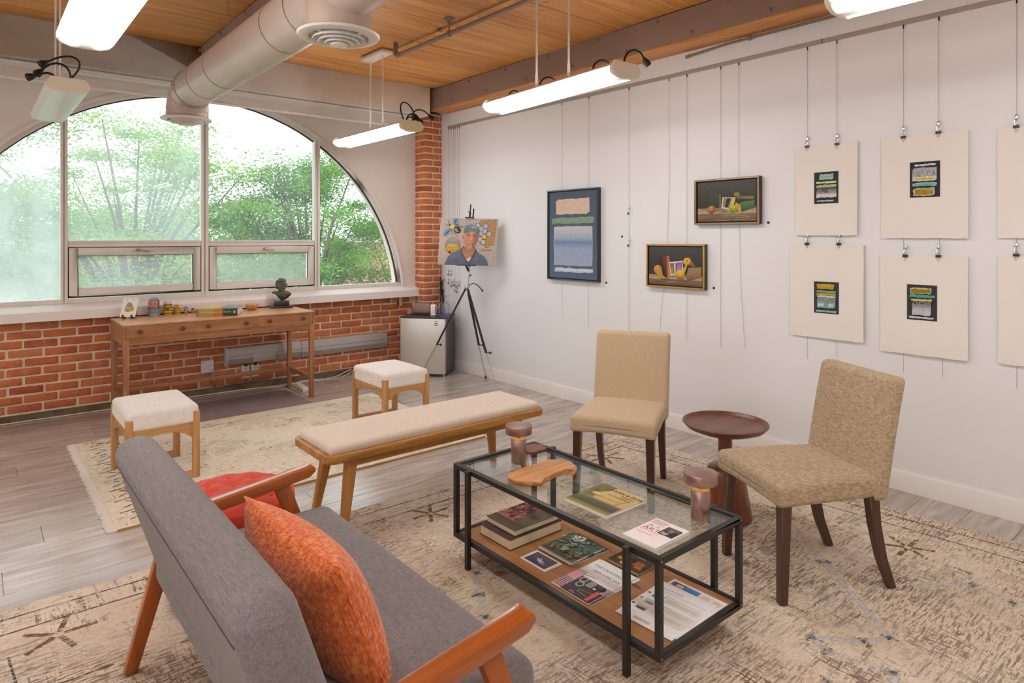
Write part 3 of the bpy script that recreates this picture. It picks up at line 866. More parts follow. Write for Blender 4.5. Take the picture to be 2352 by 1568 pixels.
for y, z, l in ((3.591, 1.507, 'small black dot on the wall left of the bare wire'), (3.768, 1.106, 'small black dot at the lower right of the blue painting'), (2.708, 1.124, 'small black dot at the lower right of the pear painting'), (2.28, 1.603, 'small black dot at the lower right of the apple painting')):
    t = thing('wall_pin', l, 'pin', (XW, y, z))
    MB().lathe([(.009, 0), (.009, .004), (.006, .006), (0, .006)], (0, 0, 0), 16, rotm('Y', -90)).build('pin_head', BLACKP, t)

# ------------------------------------------------------------------ framed paintings (right wall)
def framed(label, y0, y1, z0, z1, fm, side, pic_fn, fw=.012, depth=.045, gap=.008, name='framed_painting'):
    """y0 > y1: left and right edges as seen"""
    W, H = y0 - y1, z1 - z0
    t = thing(name, label, 'painting', (XW - .004, y0, z0))
    X = -depth
    f = MB()
    for a, b, c, d in ((0, W, 0, fw), (0, W, H - fw, H), (0, fw, fw, H - fw), (W - fw, W, fw, H - fw)):
        f.b2((X, -b, c), (X + .012, -a, d))
    f.build('frame_face', fm, t, bevel=.0015, seg=1)
    s = MB()
    for a, b, c, d in ((0, W, 0, .008), (0, W, H - .008, H), (0, .008, .008, H - .008), (W - .008, W, .008, H - .008)):
        s.b2((X + .0121, -b, c), (-.001, -a, d))
    s.b2((-.012, -W + .008, .008), (-.004, -.008, H - .008)); s.build('frame_box', side, t)
    g = fw + gap
    MB().b2((X + .012, -W + g, g), (-.012, -g, H - g)).build('canvas', BLACKP, t)
    p = Pic(W - 2 * g, H - 2 * g); pic_fn(p)
    p.build('painted_image', t, frame_mx((X + .0115, -g, g), (0, -1, 0), (0, 0, 1)))
    return t
SIDEB = plain('dark_frame_side', rgb(58, 52, 52), .5); SIDEG = plain('slate_frame_side', rgb(50, 54, 54), .5)
def p_blue(p):
    bgc = rgb(84, 98, 116)
    p.bands(0, 0, 1, [(0, rgb(92, 108, 134)), (.4, rgb(88, 102, 122)), (1, rgb(72, 86, 104))])
    p.rough(.15, .74, .86, .915, rgb(226, 196, 168), rgb(222, 196, 176), .006)
    p.rough(.06, .63, .95, .70, rgb(130, 160, 128), rgb(136, 164, 130), .006)
    p.rough(.10, .145, .92, .60, rgb(166, 176, 200), None, .005)
    p.bands(.105, .15, .915, [(.15, rgb(168, 176, 202)), (.34, rgb(160, 174, 200)), (.415, rgb(118, 144, 176)), (.47, rgb(170, 184, 204)), (.56, rgb(200, 202, 204)), (.595, rgb(206, 204, 202))])
    p.rough(.12, .075, .93, .12, rgb(196, 204, 222), None, .008)
    p.rough(.13, .09, .90, .108, rgb(222, 222, 226), None, .003)
framed('tall blue abstract colour-field painting with a peach block in a slate frame', 4.47, 3.83, 1.105, 1.94, plain('slate_frame', rgb(74, 84, 88), .45), SIDEG, p_blue)
def woodshelf(p, top, seed):
    R = random.Random(seed)
    p.bands(0, 0, 1, [(0, rgb(112, 92, 72)), (top * .55, rgb(140, 116, 90)), (top * .62, rgb(196, 168, 130)), (top, rgb(158, 130, 98))])
    for i in range(26):
        v = R.uniform(.02, top * .95); u = R.uniform(0, .7); w = R.uniform(.1, .4)
        c = R.choice((rgb(92, 72, 54), rgb(190, 164, 128), rgb(120, 96, 70)))
        pts = [(u + w * k / 5, min(top, max(0, v + R.uniform(-.012, .012)))) for k in range(6)]
        p.line([(min(1, a), b) for a, b in pts], .006, c)
def p_pears(p):
    p.bands(0, 0, 1, [(0, rgb(64, 60, 58)), (.5, rgb(60, 58, 56)), (1, rgb(76, 76, 76))]); woodshelf(p, .27, 4)
    p.poly([(.20, .55), (.26, .27), (.35, .17), (.33, .75), (.22, .74)], rgb(70, 38, 36), rgb(66, 48, 46))
    p.poly([(.26, .72), (.36, .18), (.395, .15), (.36, .74), (.33, .77)], rgb(112, 46, 44), rgb(120, 58, 54))
    p.poly([(.37, .16), (.43, .20), (.40, .77), (.35, .76)], rgb(196, 130, 70), rgb(176, 116, 84))
    p.poly([(.42, .25), (.66, .28), (.65, .65), (.40, .60)], rgb(226, 220, 214)); p.poly([(.435, .29), (.645, .31), (.635, .61), (.415, .57)], rgb(70, 62, 70))
    p.poly([(.44, .30), (.485, .30), (.475, .575), (.425, .57)], rgb(216, 160, 40), rgb(160, 96, 50)); p.poly([(.495, .30), (.53, .305), (.52, .59), (.485, .58)], rgb(206, 200, 196)); p.poly([(.54, .31), (.64, .315), (.63, .605), (.535, .59)], rgb(190, 150, 214), rgb(160, 96, 160))
    p.poly([(.74, .12), (.99, .24), (.99, .37), (.80, .33), (.72, .26)], rgb(120, 84, 66), rgb(164, 128, 98)); p.poly([(.72, .26), (.78, .30), (.99, .36), (.99, .50), (.76, .47)], rgb(150, 124, 86), rgb(160, 138, 96))
    p.ell(.735, .63, .075, .10, rgb(196, 150, 40), rgb(216, 176, 60)); p.poly([(.74, .55), (.88, .49), (.86, .56), (.80, .68)], rgb(150, 92, 50), rgb(170, 110, 60)); p.ell(.735, .645, .062, .085, rgb(214, 166, 44), rgb(226, 186, 70)); p.ell(.735, .65, .008, .016, rgb(60, 40, 24))
    p.ell(.175, .40, .078, .115, rgb(196, 126, 60), rgb(206, 150, 70), rot=.3); p.poly([(.12, .33), (.26, .15), (.29, .16), (.25, .42)], rgb(206, 150, 60), rgb(200, 140, 66)); p.ell(.16, .44, .045, .07, rgb(214, 162, 78), None, rot=.4)
    p.ell(.61, .27, .088, .135, rgb(146, 92, 66), rgb(220, 180, 40)); p.poly([(.56, .36), (.68, .30), (.735, .52), (.715, .545), (.65, .43)], rgb(214, 172, 46), rgb(206, 180, 90)); p.ell(.60, .33, .06, .08, rgb(226, 186, 50), rgb(232, 200, 80))
framed('gold framed still life painting of yellow pears, books and a small picture', 3.30, 2.762, 1.105, 1.447, plain('gold_leaf_frame', rgb(196, 152, 66), .35, metal=.35, var=.1, vscale=30), SIDEB, p_pears, gap=.010)
def p_apple(p):
    p.bands(0, 0, 1, [(0, rgb(62, 54, 50)), (.5, rgb(62, 58, 54)), (1, rgb(82, 80, 74))]); woodshelf(p, .34, 9)
    p.poly([(.20, .34), (.40, .34), (.40, .68), (.20, .70)], rgb(52, 62, 46), rgb(70, 78, 56)); p.poly([(.385, .33), (.42, .33), (.415, .70), (.385, .70)], rgb(130, 98, 80), rgb(112, 92, 76))
    p.poly([(.42, .33), (.60, .26), (.665, .58), (.44, .60)], rgb(214, 204, 172)); p.poly([(.45, .36), (.585, .30), (.64, .56), (.46, .58)], rgb(140, 128, 104)); p.poly([(.48, .36), (.53, .34), (.585, .57), (.52, .575)], rgb(50, 58, 56)); p.poly([(.555, .32), (.59, .30), (.645, .56), (.60, .565)], rgb(230, 190, 84), rgb(222, 184, 96))
    p.poly([(.68, .56), (.96, .52), (.96, .60), (.70, .62)], rgb(150, 124, 76), rgb(120, 100, 76)); p.poly([(.64, .30), (.76, .22), (.75, .40), (.66, .46)], rgb(222, 160, 84), rgb(206, 150, 80)); p.poly([(.76, .22), (.97, .32), (.97, .50), (.74, .46)], rgb(52, 78, 50), rgb(94, 136, 78))
    p.ell(.685, .655, .052, .06, rgb(110, 118, 40), rgb(118, 128, 46)); p.ell(.68, .655, .035, .042, rgb(132, 142, 44))
    p.ell(.255, .30, .068, .105, rgb(140, 60, 74), rgb(176, 120, 80)); p.ell(.235, .33, .04, .065, rgb(176, 120, 60), rgb(190, 170, 66)); p.line([(.25, .39), (.248, .42)], .008, rgb(60, 44, 30))
    p.ell(.635, .255, .07, .03, rgb(70, 50, 40)); p.ell(.63, .31, .068, .095, rgb(120, 136, 20), rgb(176, 196, 40)); p.ell(.62, .34, .04, .05, rgb(176, 194, 40), rgb(190, 208, 60))
framed('still life painting of an apple, a lime and green books in a champagne frame', 2.845, 2.325, 1.595, 1.93, plain('champagne_frame', rgb(164, 142, 104), .4, metal=.3, var=.08, vscale=30), SIDEB, p_apple, gap=.010)

# ------------------------------------------------------------------ unframed prints on rag paper
def rag_print(label, y0, y1, z0, z1, iy0, iy1, iz0, iz1, fn, seed):
    R = random.Random(seed); W, H = y0 - y1, z1 - z0
    t = thing('paper_print', label, 'print', (XW - .014, y0, z0))
    n = 22; m = MB(); rows = []
    for j in range(n + 1):
        v = H * j / n; row = []
        for i in range(n + 1):
            u = W * i / n; du = dv = 0
            if i in (0, n): du = R.uniform(-.0012, .0012)
            if j in (0, n): dv = R.uniform(-.0016, .0016)
            x = -.004 * math.sin(PI * i / n) * (1 - j / n) - .006 * (1 - j / n) * (i / n) ** 2
            row.append((x, -(u + du), v + dv))
        rows.append(row)
    vs = [p for r in rows for p in r] + [(p[0] + .0012, p[1], p[2]) for r in rows for p in r]; N = (n + 1) ** 2
    fs = []
    for j in range(n):
        for i in range(n):
            a = j * (n + 1) + i; q = (a, a + n + 1, a + n + 2, a + 1)
            fs.append(tuple(reversed(q))); fs.append(tuple(k + N for k in q))
    for i in range(n):
        fs += [(i, i + 1, i + 1 + N, i + N)]; a = n * (n + 1) + i; fs += [(a + 1, a, a + N, a + 1 + N)]
        a = i * (n + 1); b = a + n + 1; fs += [(b, a, a + N, b + N)]; a += n; b += n; fs += [(a, b, b + N, a + N)]
    m.add(vs, fs); m.build('sheet', RAGPAPER, t, clean=True)
    if fn:
        p = Pic(iy0 - iy1, iz1 - iz0); fn(p)
        p.build('printed_image', t, frame_mx((-.0047, -(y0 - iy0), iz0 - z0), (0, -1, 0), (0, 0, 1)))
INK = rgb(38, 38, 40)
def scratch(p, u0, u1, v0, v1, n, col, seed, w=.012, vert=False):
    R = random.Random(seed)
    for i in range(n):
        u, v = R.uniform(u0, u1), R.uniform(v0, v1)
        if vert: p.line([(u, v), (u + R.uniform(-.01, .01), max(v0, v - R.uniform(.02, .06)))], w, col)
        else: p.line([(u, v), (min(u1, u + R.uniform(.05, .35)), v + R.uniform(-.008, .008))], w, col)
def pr1(p):
    p.rect(0, 0, 1, 1, INK); p.rough(.22, .76, .80, .93, rgb(156, 196, 186), None, .01); p.line([(.2, .845), (.8, .85)], .012, rgb(90, 120, 116))
    p.rough(.08, .64, .92, .70, rgb(206, 206, 150), rgb(230, 226, 186), .008); p.rough(.10, .50, .92, .59, rgb(150, 150, 104), rgb(214, 212, 160), .01)
    p.rough(.10, .19, .92, .48, rgb(214, 210, 212), rgb(90, 88, 90), .012); scratch(p, .12, .6, .34, .48, 26, INK, 2); scratch(p, .12, .7, .30, .44, 12, rgb(190, 186, 188), 5); p.rough(.10, .19, .93, .30, rgb(220, 216, 218), None, .01)
    p.rough(.12, .06, .82, .11, rgb(150, 196, 186), rgb(184, 210, 200), .008)
def pr2(p):
    p.rect(0, 0, 1, 1, INK); p.rough(.16, .88, .86, .93, rgb(226, 220, 214), None, .012); p.rough(.08, .46, .90, .83, rgb(206, 204, 206), rgb(176, 174, 178), .012); scratch(p, .1, .88, .58, .76, 60, rgb(90, 88, 92), 3, .010, True)
    p.rough(.12, .46, .88, .58, rgb(228, 224, 216), None, .012); p.rough(.18, .49, .84, .55, rgb(206, 186, 30), rgb(226, 206, 50), .010)
    p.rough(.10, .31, .90, .41, rgb(176, 190, 190), None, .014); p.rough(.16, .325, .84, .385, rgb(80, 176, 176), rgb(110, 196, 192), .01); p.rough(.12, .04, .84, .26, rgb(190, 186, 170), None, .016); p.rough(.18, .08, .78, .23, rgb(176, 132, 20), rgb(190, 160, 30), .014); scratch(p, .2, .76, .10, .22, 16, rgb(150, 100, 24), 8, .014, True)
def pr3(p):
    p.rect(0, 0, 1, 1, rgb(58, 58, 60)); scratch(p, 0, .95, .02, .98, 90, rgb(92, 94, 96), 4, .012, True); p.rough(.14, .77, .82, .93, rgb(190, 150, 40), rgb(206, 176, 40), .012); p.rough(.12, .66, .90, .72, rgb(130, 176, 166), None, .01); p.rough(.12, .57, .90, .64, rgb(196, 176, 40), rgb(190, 164, 30), .008); p.rough(.14, .51, .90, .56, rgb(222, 218, 216), None, .008)
    p.rough(.14, .17, .88, .50, rgb(130, 186, 176), rgb(150, 152, 154), .014); scratch(p, .16, .8, .38, .48, 24, rgb(80, 80, 84), 6, .01, True); p.rough(.18, .22, .42, .32, rgb(206, 222, 214), None, .014); p.rough(.6, .22, .8, .32, rgb(206, 222, 214), None, .014); p.rough(.14, .13, .86, .17, rgb(34, 62, 62), None, .01); p.rough(.10, .04, .92, .10, rgb(150, 190, 184), None, .012)
def pr4(p):
    p.rect(0, 0, 1, 1, rgb(56, 56, 58)); scratch(p, 0, .95, .02, .98, 90, rgb(88, 88, 90), 7, .012, True); p.rough(.12, .75, .82, .91, rgb(206, 202, 170), None, .012); p.rough(.14, .765, .80, .885, rgb(140, 122, 10), rgb(160, 140, 16), .010); p.rough(.10, .64, .94, .72, rgb(60, 160, 146), rgb(96, 186, 172), .012); p.rough(.15, .54, .84, .60, rgb(206, 180, 60), rgb(226, 214, 150), .010)
    p.rough(.18, .14, .82, .53, rgb(206, 204, 204), rgb(120, 118, 118), .012); scratch(p, .25, .78, .46, .54, 26, rgb(50, 48, 48), 9, .018, True); p.rough(.2, .15, .80, .36, rgb(210, 208, 208), rgb(196, 194, 194), .012); p.rough(.08, .055, .90, .10, rgb(222, 220, 216), None, .010)
rag_print('upper narrow print with a pale aqua and white striped image', 2.082, 1.688, 1.512, 2.102, 1.955, 1.802, 1.718, 1.922, pr1, 1)
rag_print('upper wide print with a grey, yellow and turquoise striped image', 1.552, 1.106, 1.495, 2.096, 1.395, 1.241, 1.732, 1.938, pr2, 2)
rag_print('lower narrow print with a mustard and aqua striped image', 2.118, 1.652, .848, 1.456, 1.956, 1.799, 1.01, 1.214, pr3, 3)
rag_print('lower wide print with an ochre, teal and grey striped image', 1.558, 1.108, .815, 1.394, 1.41, 1.256, 1.02, 1.225, pr4, 4)
rag_print('upper blank-looking print cut off by the right edge', .975, .45, 1.495, 2.084, .8, .65, 1.7, 1.9, pr2, 5)
rag_print('lower blank-looking print cut off by the right edge', .973, .45, .824, 1.404, .8, .65, 1.0, 1.2, pr4, 6)
# ------------------------------------------------------------------ rugs
def rug_mat(name, light, mid, brown, greyc, pale, seed=0.0, strength=1.0, cell=1.0):
    m, nt, b = newmat(name)
    v = coords(nt)
    def N(sc, scale, detail=3, rough=.6, dist=0.): return noise(nt, coords(nt, sc), scale, detail, rough, dist)
    big = N((1, 1, 1), 1.1, 3, .6, .5); patch = N((1, 1, 1), 4.5 * cell, 4, .65, .6); blot = N((1, 1, 1), 13 * cell, 3, .6)
    sx = N((16, 110, 1), 1.0, 3, .65); sy = N((110, 16, 1), 1.0, 3, .65); grain = N((190, 190, 1), 1.0, 1, .5); sxl = N((6, 60, 1), 1.0, 4, .7)
    # ground: light field with streaks of the middle tone
    g = math_(nt, 'ADD', math_(nt, 'MULTIPLY', patch, .45), math_(nt, 'MULTIPLY', sx, .55))
    col = ramp(nt, g, [(.36, mid), (.46, light), (.56, light), (.64, pale)])
    # ornament: cells drawn by broken outlines
    def cells(scale, dist, stops):
        vo = node(nt, 'ShaderNodeTexVoronoi', i_Scale=scale, feature='F1', distance=dist, i_Randomness=.8); nt.links.new(v, vo.inputs['Vector'])
        return ramp(nt, vo.outputs['Distance'], stops)
    c1 = cells(3.6 * cell, 'CHEBYCHEV', [(.10, grey(1)), (.13, grey(0)), (.22, grey(0)), (.24, grey(1)), (.29, grey(1)), (.31, grey(0)), (.44, grey(0)), (.46, grey(1)), (.49, grey(0))])
    c2 = cells(10 * cell, 'MANHATTAN', [(.16, grey(1)), (.22, grey(0)), (.38, grey(0)), (.46, grey(1)), (.54, grey(0))])
    c3 = cells(24 * cell, 'EUCLIDEAN', [(.18, grey(1)), (.26, grey(0)), (.44, grey(0)), (.52, grey(.8))])
    orn = math_(nt, 'MAXIMUM', math_(nt, 'MULTIPLY', c1, ramp(nt, patch, [(.45, grey(0)), (.55, grey(1))])), math_(nt, 'MULTIPLY', c2, ramp(nt, blot, [(.46, grey(0)), (.56, grey(.9))])))
    orn = math_(nt, 'MAXIMUM', orn, math_(nt, 'MULTIPLY', c3, ramp(nt, N((1, 1, 1), 2.3, 3), [(.50, grey(0)), (.62, grey(.7))])))
    brk = ramp(nt, math_(nt, 'MAXIMUM', sx, sy), [(.48, grey(.0)), (.58, grey(1))])
    col = mixc(nt, math_(nt, 'MULTIPLY', math_(nt, 'MULTIPLY', orn, brk), .85 * strength), col, brown)
    # abrash: worn darker drifts made of strokes in both directions
    d1 = math_(nt, 'MULTIPLY', ramp(nt, big, [(.44, grey(.12)), (.60, grey(1))]), ramp(nt, sx, [(.50, grey(0)), (.57, grey(1))]))
    d2 = math_(nt, 'MULTIPLY', ramp(nt, patch, [(.50, grey(.0)), (.62, grey(1))]), ramp(nt, sy, [(.52, grey(0)), (.58, grey(1))]))
    col = mixc(nt, math_(nt, 'MULTIPLY', math_(nt, 'MAXIMUM', d1, math_(nt, 'MULTIPLY', d2, .7)), .8 * strength), col, brown)
    col = mixc(nt, math_(nt, 'MULTIPLY', ramp(nt, N((1, 1, 1), 3.1, 3), [(.50, grey(0)), (.60, grey(1))]), ramp(nt, sxl, [(.50, grey(0)), (.58, grey(.8))])), col, greyc)
    col = mixc(nt, math_(nt, 'MULTIPLY', ramp(nt, blot, [(.58, grey(0)), (.66, grey(.8))]), ramp(nt, sx, [(.40, grey(1)), (.52, grey(0))])), col, pale)
    col = mixc(nt, ramp(nt, grain, [(.60, grey(0)), (.70, grey(.4 * strength))]), col, brown)
    nt.links.new(col, b.inputs['Base Color']); b.inputs['Roughness'].default_value = .95
    b.inputs['Specular IOR Level'].default_value = .1
    bump(nt, b, sx, .4, .003)
    return m
RUG1 = rug_mat('distressed_rug_pile', rgb(222, 208, 188), rgb(182, 160, 138), rgb(122, 96, 74), rgb(138, 132, 128), rgb(224, 220, 218))
RUG2 = rug_mat('cream_rug_pile', rgb(230, 221, 203), rgb(208, 194, 170), rgb(176, 146, 104), rgb(180, 176, 168), rgb(238, 234, 224), 3.0, .85, 1.25)
FRINGE = plain('rug_fringe', rgb(214, 200, 186), .95, spec=.1)
BIND = plain('rug_binding', rgb(176, 142, 88), .9, spec=.1)
def quad_slab(m, q, z0, z1):
    vs = [(x, y, z0) for x, y in q] + [(x, y, z1) for x, y in q]
    m.add(vs, [(3, 2, 1, 0), (4, 5, 6, 7), (0, 1, 5, 4), (1, 2, 6, 5), (2, 3, 7, 6), (3, 0, 4, 7)]); return m
def worn_line_mat(name, col):
    m, nt, b = newmat(name); b.inputs['Base Color'].default_value = col; b.inputs['Roughness'].default_value = .95
    tr = node(nt, 'ShaderNodeBsdfTransparent'); mx = node(nt, 'ShaderNodeMixShader')
    f = ramp(nt, noise(nt, coords(nt, (16, 50, 1)), 1.4, 4, .7), [(.40, grey(0)), (.52, grey(.85))])
    nt.links.new(f, mx.inputs[0]); nt.links.new(tr.outputs[0], mx.inputs[1]); nt.links.new(b.outputs[0], mx.inputs[2]); nt.links.new(mx.outputs[0], nt.nodes['Material Output'].inputs[0])
    return m
ZR = 0.009
t = thing('area_rug', 'large distressed beige and brown rug under the coffee table and sofa', 'rug', (1.5, 1.7, 0))
def rl(x, y): return (x - 1.5, y - 1.7)
quad_slab(MB(), [rl(-1.4, -.4), rl(3.97, .0), rl(3.74, 3.215), rl(-1.4, 3.31)], 0, ZR).build('pile', RUG1, t)
fr = MB(); R = random.Random(4)
for k in range(150):
    s = k / 150; x = 3.74 + (3.97 - 3.74) * s; y = 3.215 * (1 - s)
    fr.b2((x - 1.5 - .003, y - 1.7, .001), (x - 1.5 + R.uniform(.010, .02), y - 1.7 + .012, .007))
o = fr.build('fringe', FRINGE, t); o['kind'] = 'stuff'
PALE = worn_line_mat('worn_pale_line', rgb(206, 203, 203)); BRN = worn_line_mat('worn_brown_line', rgb(120, 84, 46)); DRK = worn_line_mat('worn_dark_line', rgb(74, 68, 64)); LTL = worn_line_mat('worn_cream_line', rgb(232, 214, 184))
def flat_line(name, pts, w, mat, par, z, closed=False):
    m = MB(); P = [Vector((x, y)) for x, y in pts]
    if closed: P.append(P[0])
    for a, b in zip(P, P[1:]):
        d = b - a; nn = Vector((-d.y, d.x)).normalized() * w / 2; e = d.normalized() * w * .3
        m.add([(*(a - nn - e), z), (*(b - nn + e), z), (*(b + nn + e), z), (*(a + nn - e), z)], [(0, 1, 2, 3)])
    return m
def rug_lines(t, org, sets, z):
    for mat, w, lines in sets:
        m = MB()
        for ln in lines:
            q = flat_line('x', [(x - org[0], y - org[1]) for x, y in ln], w, mat, t, z); m.add(q.v, q.f)
        o = m.build('woven_motif', mat, t, smooth=0); o['kind'] = 'stuff'; z += .0002
def flower(x, y, r, n=6, a0=0.):
    return [[(x + r * .2 * math.cos(a0 + 2 * PI * k / n), y + r * .2 * math.sin(a0 + 2 * PI * k / n)), (x + r * math.cos(a0 + 2 * PI * k / n), y + r * math.sin(a0 + 2 * PI * k / n))] for k in range(n)]
zig = [[(3.25, 1.62), (3.0, 1.35), (2.62, .93), (2.52, .98), (2.40, 1.13), (2.36, 1.05), (2.42, .85), (2.28, .80), (2.20, .98), (2.05, .98), (2.15, .7)],
       [(1.40, 2.05), (1.55, 2.0), (1.62, 2.15), (1.72, 2.3), (1.9, 2.25), (2.0, 2.45), (1.95, 2.7)], [(1.25, 2.65), (1.45, 2.5), (1.5, 2.3), (1.35, 2.15), (1.2, 2.1)],
       [(.75, 2.35), (.62, 2.6), (.72, 2.8)], [(2.75, 2.95), (3.0, 2.8), (3.2, 2.9)], [(3.1, 1.0), (3.3, .85), (3.25, .7), (3.4, .6)]]
stars = flower(3.45, 1.15, .11) + flower(3.3, 2.95, .13) + flower(.25, 2.95, .12, 5) + flower(2.7, 3.05, .12) + flower(1.9, 2.95, .10) + flower(3.4, 2.2, .10) + flower(.5, 2.2, .1)
blk = [[(x, y), (x + dx, y + dy)] for x, y, dx, dy in [(2.35 + .16 * i, .62 + .09 * j, .10, 0) for i in range(8) for j in range(5)]]
rug_lines(t, (1.5, 1.7), [(LTL, .060, zig), (PALE, .034, zig), (BRN, .020, stars), (PALE, .016, [[(x + .02, y), (x2 + .02, y2)] for (x, y), (x2, y2) in flower(1.35, 2.9, .16, 8) + flower(2.3, 3.1, .16, 8) + flower(3.25, 2.5, .12, 8)]),
          (DRK, .008, [[(3.65, 3.1), (3.85, .4)], [(3.55, 3.1), (3.72, .4)], [(-.2, 3.2), (3.6, 3.13)], [(-.2, 3.08), (3.6, 3.02)], [(-.1, 2.62), (.38, 2.62)], [(.0, 2.9), (.05, 2.4)], [(.1, 2.9), (.14, 2.4)]])], ZR + .0005)

t = thing('area_rug', 'cream oriental rug with fringed end below the desk and stools', 'rug', (1.75, 4.71, 0))
quad_slab(MB(), [(-1.18, -.90), (1.21, -.87), (1.17, .895), (-1.18, .89)], 0, ZR).build('pile', RUG2, t)
MB().bar((-1.18, -.902, .005), (1.21, -.872, .005), .010, .010).build('binding', BIND, t); MB().bar((-1.18, .892, .005), (1.17, .897, .005), .008, .010).build('binding', BIND, t)
fr = MB()
for k in range(190):
    y = -.90 + 1.79 * k / 190
    L_ = R.uniform(.035, .052); fr.b2((-1.18 - L_, y, .001), (-1.178, y + .0075, .006))
    if k % 1 == 0: fr.b2((1.205 - .03 * k / 190, y, .001), (1.225 - .03 * k / 190, y + .0085, .007))
o = fr.build('fringe', plain('white_fringe', rgb(228, 218, 208), .95, spec=.1), t); o['kind'] = 'stuff'
bl = []
for j in range(9):
    y = -.80 + .19 * j
    bl += [[(-1.10, y), (-1.02, y + .05)], [(-1.02, y + .05), (-1.08, y + .10)], [(-1.0, y + .02), (-.96, y + .09)], [(-1.13, y + .12), (-1.04, y + .14)]]
sts = []
for i in range(9):
    for j in range(6):
        x, y = -.85 + .24 * i + (.12 if j % 2 else 0), -.72 + .29 * j
        x += R.uniform(-.06, .06); y += R.uniform(-.06, .06); q_ = R.uniform(.02, .05)
        if R.random() < .55: sts.append([(x + q_ * math.cos(a), y + q_ * .75 * math.sin(a)) for a in [2 * PI * k / 8 for k in range(9)]])
rug_lines(t, (0, 0), [(BRN, .014, bl), (BRN, .007, sts), (DRK, .006, [[(-.93, -.88), (-.93, .87)], [(-.90, -.72), (1.1, -.70)], [(-.90, -.62), (1.1, -.60)], [(-.9, .72), (1.1, .74)]])], ZR + .0005)
t = thing('floor_mat', 'translucent grey-violet chair mat lying under the desk', 'mat', (1.66, 5.96, 0))
m_, nt_, b_ = newmat('vinyl_mat'); b_.inputs['Base Color'].default_value = rgb(176, 160, 164); b_.inputs['Roughness'].default_value = .2
tr_ = node(nt_, 'ShaderNodeBsdfTransparent', n0=(.92, .89, .91, 1)); mx_ = node(nt_, 'ShaderNodeMixShader', n0=.5)
nt_.links.new(tr_.outputs[0], mx_.inputs[1]); nt_.links.new(b_.outputs[0], mx_.inputs[2]); nt_.links.new(mx_.outputs[0], nt_.nodes['Material Output'].inputs[0])
MB().rbox((0, 0, .0018), (1.42, .66, .0032), .0015, 1, 1).build('sheet', m_, t)

# ------------------------------------------------------------------ console desk
DK0, DK1 = rgb(140, 92, 60), rgb(182, 128, 86)
DESKX = wood('walnut_x', DK0, DK1, 'x', .38); DESKZ = wood('walnut_z', DK0, DK1, 'z', .38); DESKY = wood('walnut_y', DK0, DK1, 'y', .38)
DESKTOP = wood('walnut_top', rgb(186, 134, 88), rgb(214, 166, 118), 'x', .30); KNOB = wood('dark_knob', rgb(86, 52, 38), rgb(110, 70, 50), 'z', .4)
t = thing('console_desk', 'long walnut console desk with three drawers against the brick wall', 'desk', (1.6925, 6.13, 0))
w, d = 1.565, .60
def T(*p): return p
MB().b2((-w / 2, -d / 2, .797), (w / 2, d / 2, .809)).build('top', DESKTOP, t, bevel=.002, seg=1)
b = MB(); b.b2((-w / 2, -d / 2, .690), (-w / 2 + .018, d / 2, .797)); b.b2((w / 2 - .018, -d / 2, .690), (w / 2, d / 2, .797)); b.b2((-w / 2 + .018, -d / 2, .690), (w / 2 - .018, d / 2, .700)); b.b2((-w / 2 + .018, d / 2 - .015, .70), (w / 2 - .018, d / 2, .797))
for xx in (-.2548, .2548): b.b2((xx - .005, -d / 2 + .004, .70), (xx + .005, d / 2 - .02, .797))
b.build('case', DESKX, t)
for k in range(3):
    xc = -.5097 + .5097 * k
    o = MB().b2((xc - .2548 + (.0015 if k == 0 else .006), -d / 2 + .003, .7015), (xc + .2548 - (.0015 if k == 2 else .006), -d / 2 + .022, .7955)).build('drawer', DESKX, t, bevel=.0012, seg=1)
    for s in (-.155, .155):
        MB().lathe([(.008, 0), (.009, .012), (.018, .017), (.017, .024), (.0, .026)], (xc + s, -d / 2 + .003, .748), 16, rotm('X', 90)).build('knob', KNOB, o)
L = .046
for sx in (-1, 1):
    for sy in (-1, 1):
        x, y = sx * (w / 2 - L / 2 - .002), sy * (d / 2 - L / 2 - .002)
        MB().box((x, y, .345), (L, L, .69), taper=.82).build('leg', DESKZ, t, bevel=.006)
for sy in (-1, 1):
    y = sy * (d / 2 - L / 2)
    pr = [(-w / 2 + L, .69), (-w / 2 + L, .615)]
    for i in range(5): a = PI / 2 * i / 4; pr.append((-w / 2 + L + .03 - .03 * math.cos(a), .615 + .03 * math.sin(a)))
    pr += [(-x, z) for x, z in reversed(pr)]
    MB().prism(pr, y - .014, y + .014, 'y').build('apron', DESKX, t, clean=True)
for sx in (-1, 1):
    x = sx * (w / 2 - L / 2)
    MB().b2((x - .013, -d / 2 + L, .64), (x + .013, d / 2 - L, .69)).build('apron', DESKY, t)
    MB().b2((x - .013, -d / 2 + L - .004, .165), (x + .013, d / 2 - L + .004, .205)).build('stretcher', DESKY, t, bevel=.004)
MB().b2((-w / 2 + L - .004, d / 2 - L / 2 - .013, .165), (w / 2 - L + .004, d / 2 - L / 2 + .013, .205)).build('stretcher', DESKX, t, bevel=.004)

